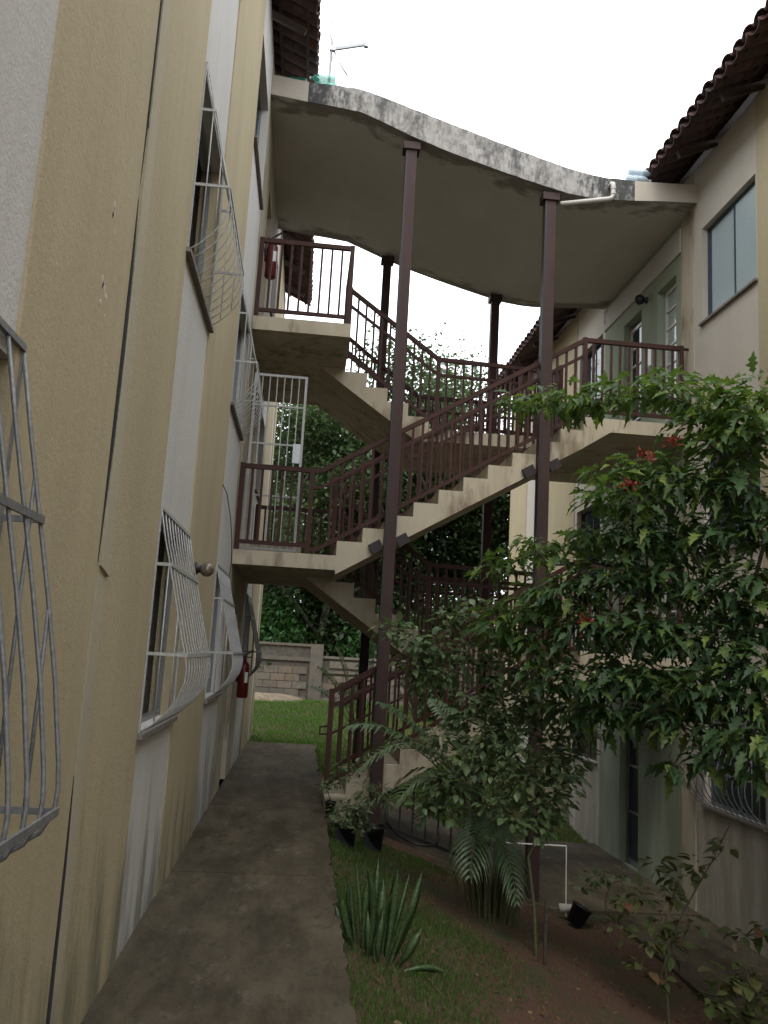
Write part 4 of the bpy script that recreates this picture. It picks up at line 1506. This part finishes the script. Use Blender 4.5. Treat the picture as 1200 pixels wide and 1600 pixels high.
frond(pl, (1.9, 8.3, .2), (1.4, 9.0, 1.25), .1, 26, .32)
frond(pl, (1.9, 8.2, .25), (1.75, 8.0, 1.35), .04, 24, .28)
frond(pl, (1.9, 8.2, .2), (2.4, 7.7, .95), .16, 24, .28)
frond(pl, (1.85, 8.15, .1), (1.95, 7.5, -.30), .30, 26, .28)
frond(pl, (1.84, 8.2, .15), (.78, 8.35, 1.22), .10, 25, .44)
frond(pl, (1.84, 8.15, .1), (.95, 7.9, .42), .34, 24, .42)
frond(pl, (1.9, 8.1, .1), (1.70, 7.45, .22), .34, 28, .34)
frond(pl, (1.9, 8.25, .2), (2.15, 8.1, 1.3), .06, 28, .34)
# grass-like skirt of old stems and shoots around its foot
sk = MB()
for i in range(120):
    a = random.uniform(0, 2 * math.pi); rr = random.uniform(.05, .26)
    x, y = pb.x + rr * math.cos(a), pb.y + rr * math.sin(a)
    h = random.uniform(.25, .75)
    ex_ = random.uniform(.02, .18)
    sk.tube([(x, y, -.72), (x + ex_ * .4 * math.cos(a), y + ex_ * .4 * math.sin(a), -.7 + h * .6), (x + ex_ * math.cos(a), y + ex_ * math.sin(a), -.7 + h)], [.008, .006, .002], 4, False)
o = sk.build('old_stems', M['stem'], pl); o['kind'] = 'stuff'

p2 = thing('young_palm', 'young palm growing behind the stair foot by the lawn', 'palm', (.95, 14.2, -.15))
for (tx, tz, ty) in ((.30, 1.42, 14.0), (.55, 1.75, 14.3), (1.2, 1.9, 14.5), (1.6, 1.5, 14.1), (.75, 1.2, 13.7), (.2, 1.1, 14.4)):
    frond(p2, (.95, 14.2, .45), (tx, ty, tz), .12, 22, .34)
MB().tube([(.95, 14.2, -.3), (.95, 14.2, .5)], [.03, .02], 7).build('stalk', M['stem'], p2, True)

# ------------------------------------------------------------------ snake plant
sn = thing('snake_plant', 'clump of upright dark snake plant leaves on the grass beside the path', 'plant', (.66, 5.9, -.22))


def blade(base, tip, w, curve):
    base, tip = Vector(base), Vector(tip)
    n = 7
    m = MB()
    d = tip - base
    side = d.cross(Vector((random.uniform(-.6, .6), -1, 0))).normalized()
    nor = side.cross(d.normalized())
    vs = []
    for i in range(n + 1):
        t = i / n
        p = base.lerp(tip, t) + nor * curve * math.sin(math.pi * t)
        ww = w * (.55 + .75 * t) * (1 if t < .72 else max(.03, (1 - t) / .28) ** .7)
        vs += [p - side * ww, p - nor * ww * .28, p + side * ww, p + nor * .006]
    fs = []
    for i in range(n):
        for k in range(4):
            fs.append((i * 4 + k, i * 4 + (k + 1) % 4, i * 4 + 4 + (k + 1) % 4, i * 4 + 4 + k))
    m.add(vs, fs)
    return m.build('leaf', M['sans'], sn, True)


for (bx_, by, tx, ty, tz, w) in [(.46, 5.85, .37, 5.8, .10, .024), (.49, 5.95, .41, 5.95, .22, .026), (.53, 5.88, .50, 5.85, .26, .028), (.58, 5.95, .57, 5.95, .24, .03), (.62, 5.85, .64, 5.82, .30, .032),
                                 (.66, 5.95, .70, 5.98, .24, .03), (.68, 5.88, .74, 5.85, .27, .03), (.72, 5.9, .90, 5.88, .31, .034), (.74, 5.82, .91, 5.75, .03, .034), (.70, 5.8, .80, 5.7, .10, .03),
                                 (.55, 5.78, .52, 5.7, .05, .026), (.62, 5.76, .60, 5.68, .08, .028), (.50, 6.02, .44, 6.1, .18, .024), (.68, 6.03, .78, 6.12, .2, .028), (.60, 6.05, .60, 6.12, .3, .026), (.47, 5.8, .38, 5.68, -.02, .02), (.66, 5.72, .70, 5.62, -.02, .024), (.76, 5.75, 1.00, 5.66, -.20, .022),
                                 (.52, 5.9, .46, 5.86, .30, .022), (.64, 5.9, .67, 5.8, .18, .02), (.57, 5.82, .62, 5.74, .16, .022), (.70, 5.95, .84, 6.0, .22, .024), (.45, 5.92, .34, 5.95, .02, .02), (.6, 5.7, .56, 5.6, -.04, .02)]:
    blade((bx_, by, ground_z(bx_, by) - .02), (tx + random.uniform(-.03, .03), ty, tz + random.uniform(-.06, .05)), w * random.uniform(.65, 1.1), random.uniform(-.06, .06))


# ------------------------------------------------------------------ potted plants at the stair foot
def pot(x, y, z, r, h, label, pmat, leafs, per, size, lmat, tpl=OVATE):
    t = thing('potted_plant', label, 'potted plant', (x, y, z), 'potted plants at the stair foot')
    MB().lathe((x, y, z), [(r * .74, 0), (r * .95, h * .9), (r * 1.06, h * .9), (r * 1.06, h), (r * .92, h), (r * .9, h * .86)], 18).build('pot', pmat, t, True)
    pts, par, load = connect([(x, y, z + h * .8), (x, y, z + h * 1.1)], leafs, (x, y, z + h), bend=.02)
    branch_mesh(pts, par, load, .003, .01).build('stem', M['stem'], t, True)
    P, Rm, Sz = whorls(leafs, per, size)
    leaf_parts(t, tpl, P, Rm, Sz, M['leaf_rose_o'], M[lmat], 40)
    return t


pot(.57, 9.0, -.26, .115, .25, 'black pot with a trailing fine-leaved plant beside the stair foot', M['black'],
    [(.48, 8.95, .12, .13), (.60, 8.93, .16, .14), (.70, 8.95, .10, .14), (.74, 8.9, -.03, .12), (.58, 8.85, .04, .12), (.44, 9.0, .02, .10)], 150, .055, 'leaf_rose')
pot(.88, 9.25, -.36, .11, .30, 'black pot with a spiky pale-tipped plant next to the steel post', M['black'],
    [(.80, 9.2, .22, .14), (.90, 9.2, .28, .15), (.74, 9.25, .30, .12), (.98, 9.2, .20, .12)], 100, .10, 'leaf_rose', leaf_tpl([(.05, 0), (.08, .4), (.005, 1)], .2, .35))
pot(.42, 9.5, .0, .06, .12, 'small pot with a bushy plant standing on the stair plinth', M['black'],
    [(.46, 9.5, .34, .12), (.36, 9.5, .30, .10), (.58, 9.55, .40, .12), (.68, 9.55, .46, .10), (.50, 9.5, .48, .10)], 90, .065, 'leaf_rose')

# ------------------------------------------------------------------ small things in the garden
hs = MB()
hp = [(1.18 + .30 * math.cos(a) + .02, 9.78 + .04 * math.sin(3 * a), -.13 + .0 + .20 * math.sin(a) - .10 * math.cos(a)) for a in np.linspace(math.pi * .95, math.pi * 2.1, 16)]
hs.tube([(1.0, 9.95, .12)] + [(q[0] + .15, q[1], q[2]) for q in hp], .014, 7)
o = hs.build('garden_hose', M['black'], None, True)
tag(o, 'black garden hose hanging in a loop below the lowest flight', 'hose')
o = MB().tube([(2.92, 9.45, -.86), (3.18, 9.42, -.86)], .045, 12).build('pvc_pipe', M['pvc'], None, True)
tag(o, 'short white plastic pipe lying at the foot of the steel post', 'pipe')
# white wire frame
fr = thing('wire_frame', 'thin white metal frame standing by the palm', 'frame', (2.4, 8.6, -.8))
MB().tube([(2.30, 9.55, -.24), (3.02, 9.55, -.25)], .008, 6).build('top_bar', M['whitep'], fr)
MB().tube([(3.02, 9.55, -.25), (3.03, 9.55, -.97)], .007, 6).build('leg', M['whitep'], fr)
MB().tube([(2.30, 9.55, -.24), (2.30, 9.55, -.80)], .007, 6).build('leg', M['whitep'], fr)
# black nursery pot lying by the pipe
nb_ = thing('black_pot', 'black plastic nursery pot tipped beside the white pipe', 'pot', (3.05, 8.9, -1.0))
m = MB().lathe((0, 0, 0), [(.08, 0), (.105, .18), (.115, .18), (.115, .20), (.10, .20), (.08, .03)], 16)
rt_ = Matrix.Rotation(.5, 3, 'Y')
m.v = [tuple(rt_ @ Vector(v) + Vector((3.02, 9.25, -.96))) for v in m.v]
m.build('body', M['black'], nb_, True)

# leaf litter
n_ = 420
px = RNG.uniform(.45, 3.4, n_); py = RNG.uniform(4.2, 9.6, n_)
pp = np.array([(x, y, ground_z(x, y) + .012) for x, y in zip(px, py)])
pp = np.concatenate([pp, np.stack([RNG.uniform(-.86, .34, 260), RNG.uniform(2.5, 15.5, 260), np.full(260, .008)], 1)])
n_ = len(pp)
me = scatter_mesh('leaf_litter', OVATE[0], OVATE[1], pp, frames(rand_dirs(n_) * np.array([1, 1, .15]), np.array([0, 0, 1]) + rand_dirs(n_) * .3), np.where(np.arange(n_) < 420, .025 + .04 * RNG.random(n_), .008 + .02 * RNG.random(n_) ** 2), M['litter'])
tag(link('leaf_litter', me), 'fallen brown leaves scattered over the soil', 'leaves', kind='stuff')


# ------------------------------------------------------------------ grass
def grass(name, n, x0, x1, y0, y1, keep, hmin, hmax, w, mat, label):
    P, H_ = [], []
    k = 0
    xs_ = RNG.uniform(x0, x1, n); ys2 = RNG.uniform(y0, y1, n); rr = RNG.random(n)
    for x, y, r in zip(xs_, ys2, rr):
        q = keep(x, y)
        if r < q:
            P.append((x, y, ground_z(x, y) - .004)); H_.append(hmin + (hmax - hmin) * random.random() * (.5 + .5 * q))
    P = np.array(P); nn = len(P)
    d = rand_dirs(nn) * .45 + np.array([0, 0, 1])
    tv = np.array([(-w, 0, 0), (w, 0, 0), (w * .7, .55, .03), (-w * .7, .55, .03), (0, 1.0, .16), (0, 1.0, .16)])
    tf = np.array([(0, 1, 2, 3), (3, 2, 4, 5)])
    Rm = frames(d, rand_dirs(nn))
    V = np.einsum('nij,vj->nvi', Rm * np.stack([np.ones(nn), np.array(H_), np.array(H_)], 1)[:, None, :], tv) + P[:, None, :]
    F = (tf[None] + (np.arange(nn) * 6)[:, None, None]).reshape(-1, 4)
    me = np_mesh(name, V.reshape(-1, 3), F, mat, np.repeat(RNG.random(nn), 6))
    return tag(link(name, me), label, 'grass', kind='stuff')


def patch(x, y, s=1.0):
    return .5 + .5 * math.sin(x * 2.3 * s + 1.3 * math.sin(y * 1.7 * s)) * math.sin(y * 2.1 * s + x)


def keep_near(x, y):
    lim = 1.40 + 1.1 * sstep((5.6 - y) / 1.2) + .35 * math.sin(y * 2.1)     # grass near the path, soil further in
    a = 1 - .93 * sstep((x - lim + .35) / .7)
    if x < .47: a = 1
    if (x - .66) ** 2 + (y - 5.9) ** 2 < .03: a *= .1
    return max(.02, a * (.35 + .65 * patch(x, y, 1.4)))


grass('garden_grass', 110000, .362, 3.4, 3.2, 9.6, keep_near, .02, .06, .0035, M['grass'], 'thin dark grass growing on the garden slope beside the path')


def keep_back(x, y):
    if x < PX1 and y < PY1 + .02: return 0
    if y < 14.5 and x < .37: return 0
    return .55 + .45 * patch(x, y, .9)


grass('lawn_grass', 60000, -1.4, 5.0, 13.4, 23.6, keep_back, .04, .09, .009, M['lawn'], 'bright green lawn between the path end and the block wall')


# ------------------------------------------------------------------ trees beyond the wall
def forest_tree(name, x, y, z, h, spread, label, n_leaf=5200, lean=(0, 0), mat='leaf_bg', leaf=.26, low=.25):
    t = thing(name, label, 'tree', (x, y, z), 'trees beyond the block wall')
    random.seed(int(x * 131 + y * 17) & 0xffff)
    m = MB()
    tips = []
    r0 = .05 + h * .016

    def grow(p, d, L, r, depth):
        n = 4
        pts = [p]; rs = [r]
        for i in range(n):
            d = (d + Vector((random.uniform(-1, 1), random.uniform(-1, 1), random.uniform(-.3, .6))) * .16).normalized()
            p = p + d * L / n
            pts.append(p); rs.append(r * (1 - .45 * (i + 1) / n))
        m.tube(pts, rs, 6 if depth < 2 else 4, False)
        if depth >= 1:
            tips.extend(pts[2:])
        if depth < 3:
            for k in range(3 if depth else 5):
                q = pts[random.choice((2, 3, 4) if depth else (2, 3, 3, 4, 4))]
                a = random.uniform(0, 2 * math.pi)
                nd_ = (d * .55 + Vector((math.cos(a), math.sin(a), random.uniform(-.1, .6))) * .9).normalized()
                grow(q, nd_, L * random.uniform(.5, .68), rs[2] * .6, depth + 1)
    grow(Vector((x, y, z)), Vector((lean[0], lean[1], 1)).normalized(), h * .55, r0, 0)
    m.build('trunk', M['bgbark'], t, True)
    tp = np.array([tuple(q) for q in tips])
    c = tp.mean(0)
    s = spread
    idx = RNG.integers(0, len(tp), n_leaf)
    P = tp[idx] + np.clip(RNG.normal(size=(n_leaf, 3)), -1.7, 1.7) * np.array([s, s, s * .75]) * .34
    P = P[P[:, 2] > z + h * low]
    nn = len(P)
    d = rand_dirs(nn); d[:, 2] = d[:, 2] * .5 - .2
    me = scatter_mesh('crown', DIAMOND[0], DIAMOND[1], P, frames(d, rand_dirs(nn) * .6 + np.array([0, 0, .8])), leaf * (.6 + .8 * RNG.random(nn)), M[mat], ORG[t])
    link('crown', me, t)
    return t


FT = [
    (-1.6, 28.0, 10.5, 1.7, 'dark dense tree filling the gap at the left, beyond the block wall', (.05, 0)),
    (1.0, 27.5, 11.2, 1.8, 'tall dark tree seen under the top landing, beyond the block wall', (.10, 0)),
    (3.4, 30.0, 12.0, 1.9, 'tall loose tree whose top shows above the upper flight', (-.03, 0)),
    (5.6, 29.0, 9.8, 1.8, 'mid height tree seen through the right part of the upper railing', (.0, 0)),
    (7.6, 27.5, 9.0, 1.8, 'dark tree beside the far end of the right building', (-.05, 0)),
    (2.0, 33.0, 10.0, 2.0, 'bushy tree further back between the two tall ones', (0, 0)),
    (-3.6, 31.0, 10.0, 2.0, 'tree further back, mostly hidden by the left building', (0, 0)),
    (9.8, 30.0, 9.5, 2.0, 'tree further back, mostly hidden by the right building', (0, 0)),
    (5.0, 34.0, 9.0, 2.0, 'low dark tree far behind the middle of the stairs', (0, 0)),
]
for (x, y, h, s, lb, ln) in FT:
    forest_tree('forest_tree', x, y, .2, h, s, lb, 24000, ln, 'leaf_bg', .15, .12)
forest_tree('leaning_tree', .15, 25.6, .1, 7.5, 1.3, 'tree with a pale leaning trunk just behind the block wall', 9000, (.28, .05), 'leaf_bg', .15, .38)


def bush(x, y, z, rx, rz, n, label, mat, leaf, name='bush'):
    t = thing(name, label, 'bush', (x, y, z), 'bushes beyond the block wall')
    m = MB()
    for i in range(9):
        a = random.uniform(0, 2 * math.pi)
        m.tube([(x, y, z), (x + .4 * rx * math.cos(a), y + .3 * rx * math.sin(a), z + rz * .6), (x + .8 * rx * math.cos(a), y + .6 * rx * math.sin(a), z + rz * 1.1)], [.04, .025, .01], 5, False)
    m.build('trunk', M['bgbark'], t, True)
    k = 9
    cs = np.array([(x, y, z + rz)]) + rand_dirs(k) * np.array([rx * .65, rx * .5, rz * .6])
    P = cs[RNG.integers(0, k, n)] + RNG.normal(size=(n, 3)) * np.array([rx, rx, rz]) * .24
    P = P[P[:, 2] > z - .1]
    d = rand_dirs(len(P)); d[:, 2] -= .3
    me = scatter_mesh('crown', DIAMOND[0], DIAMOND[1], P, frames(d, rand_dirs(len(P)) * .6 + np.array([0, 0, .8])), leaf * (.6 + .8 * RNG.random(len(P))), M[mat], ORG[t])
    link('crown', me, t)


bush(-1.2, 25.2, .5, 1.2, 1.35, 7200, 'bright green bush showing over the block wall at the left', 'leaf_bush', .16)
bush(-.5, 27.0, .3, 1.9, 2.3, 9000, 'tall dark bush filling the gap beside the far end of the left building', 'leaf_bg', .17)
bush(.7, 26.4, .4, 1.2, 1.5, 5200, 'dark bush behind the wall pillar', 'leaf_bg', .17)
bush(2.4, 25.4, .3, 1.4, 1.5, 6000, 'green bush behind the lower right part of the wall', 'leaf_bush', .17)
bush(4.6, 25.4, .2, 1.4, 1.6, 6000, 'dark bush behind the stairs, right of the green one', 'leaf_bg', .18)
bush(3.2, 22.0, -.2, .9, 1.0, 4400, 'round bush on the lawn in front of the block wall, behind the stairs', 'leaf_bg', .15)

# the dark undergrowth below the trees, too dense to count
n_ = 90000
ux = RNG.uniform(-9, 15, n_); uy = RNG.uniform(25.6, 31, n_)
top_ = 4.6 + .8 * np.sin(ux * .9 + .6 * np.sin(uy * 1.3)) + .9 * np.sin(ux * 2.3 + uy) + (uy - 25.6) * .38
uz = .1 + np.maximum(top_, .8) * RNG.random(n_) ** .8
P = np.stack([ux, uy, uz], 1)
d = rand_dirs(n_); d[:, 2] = d[:, 2] * .5 - .2
me = scatter_mesh('undergrowth', DIAMOND[0], DIAMOND[1], P, frames(d, rand_dirs(n_) * .6 + np.array([0, 0, .8])), .16 * (.6 + .8 * RNG.random(n_)), M['leaf_bg'])
tag(link('undergrowth', me), 'dense dark undergrowth below the trees beyond the block wall', 'undergrowth', kind='stuff')
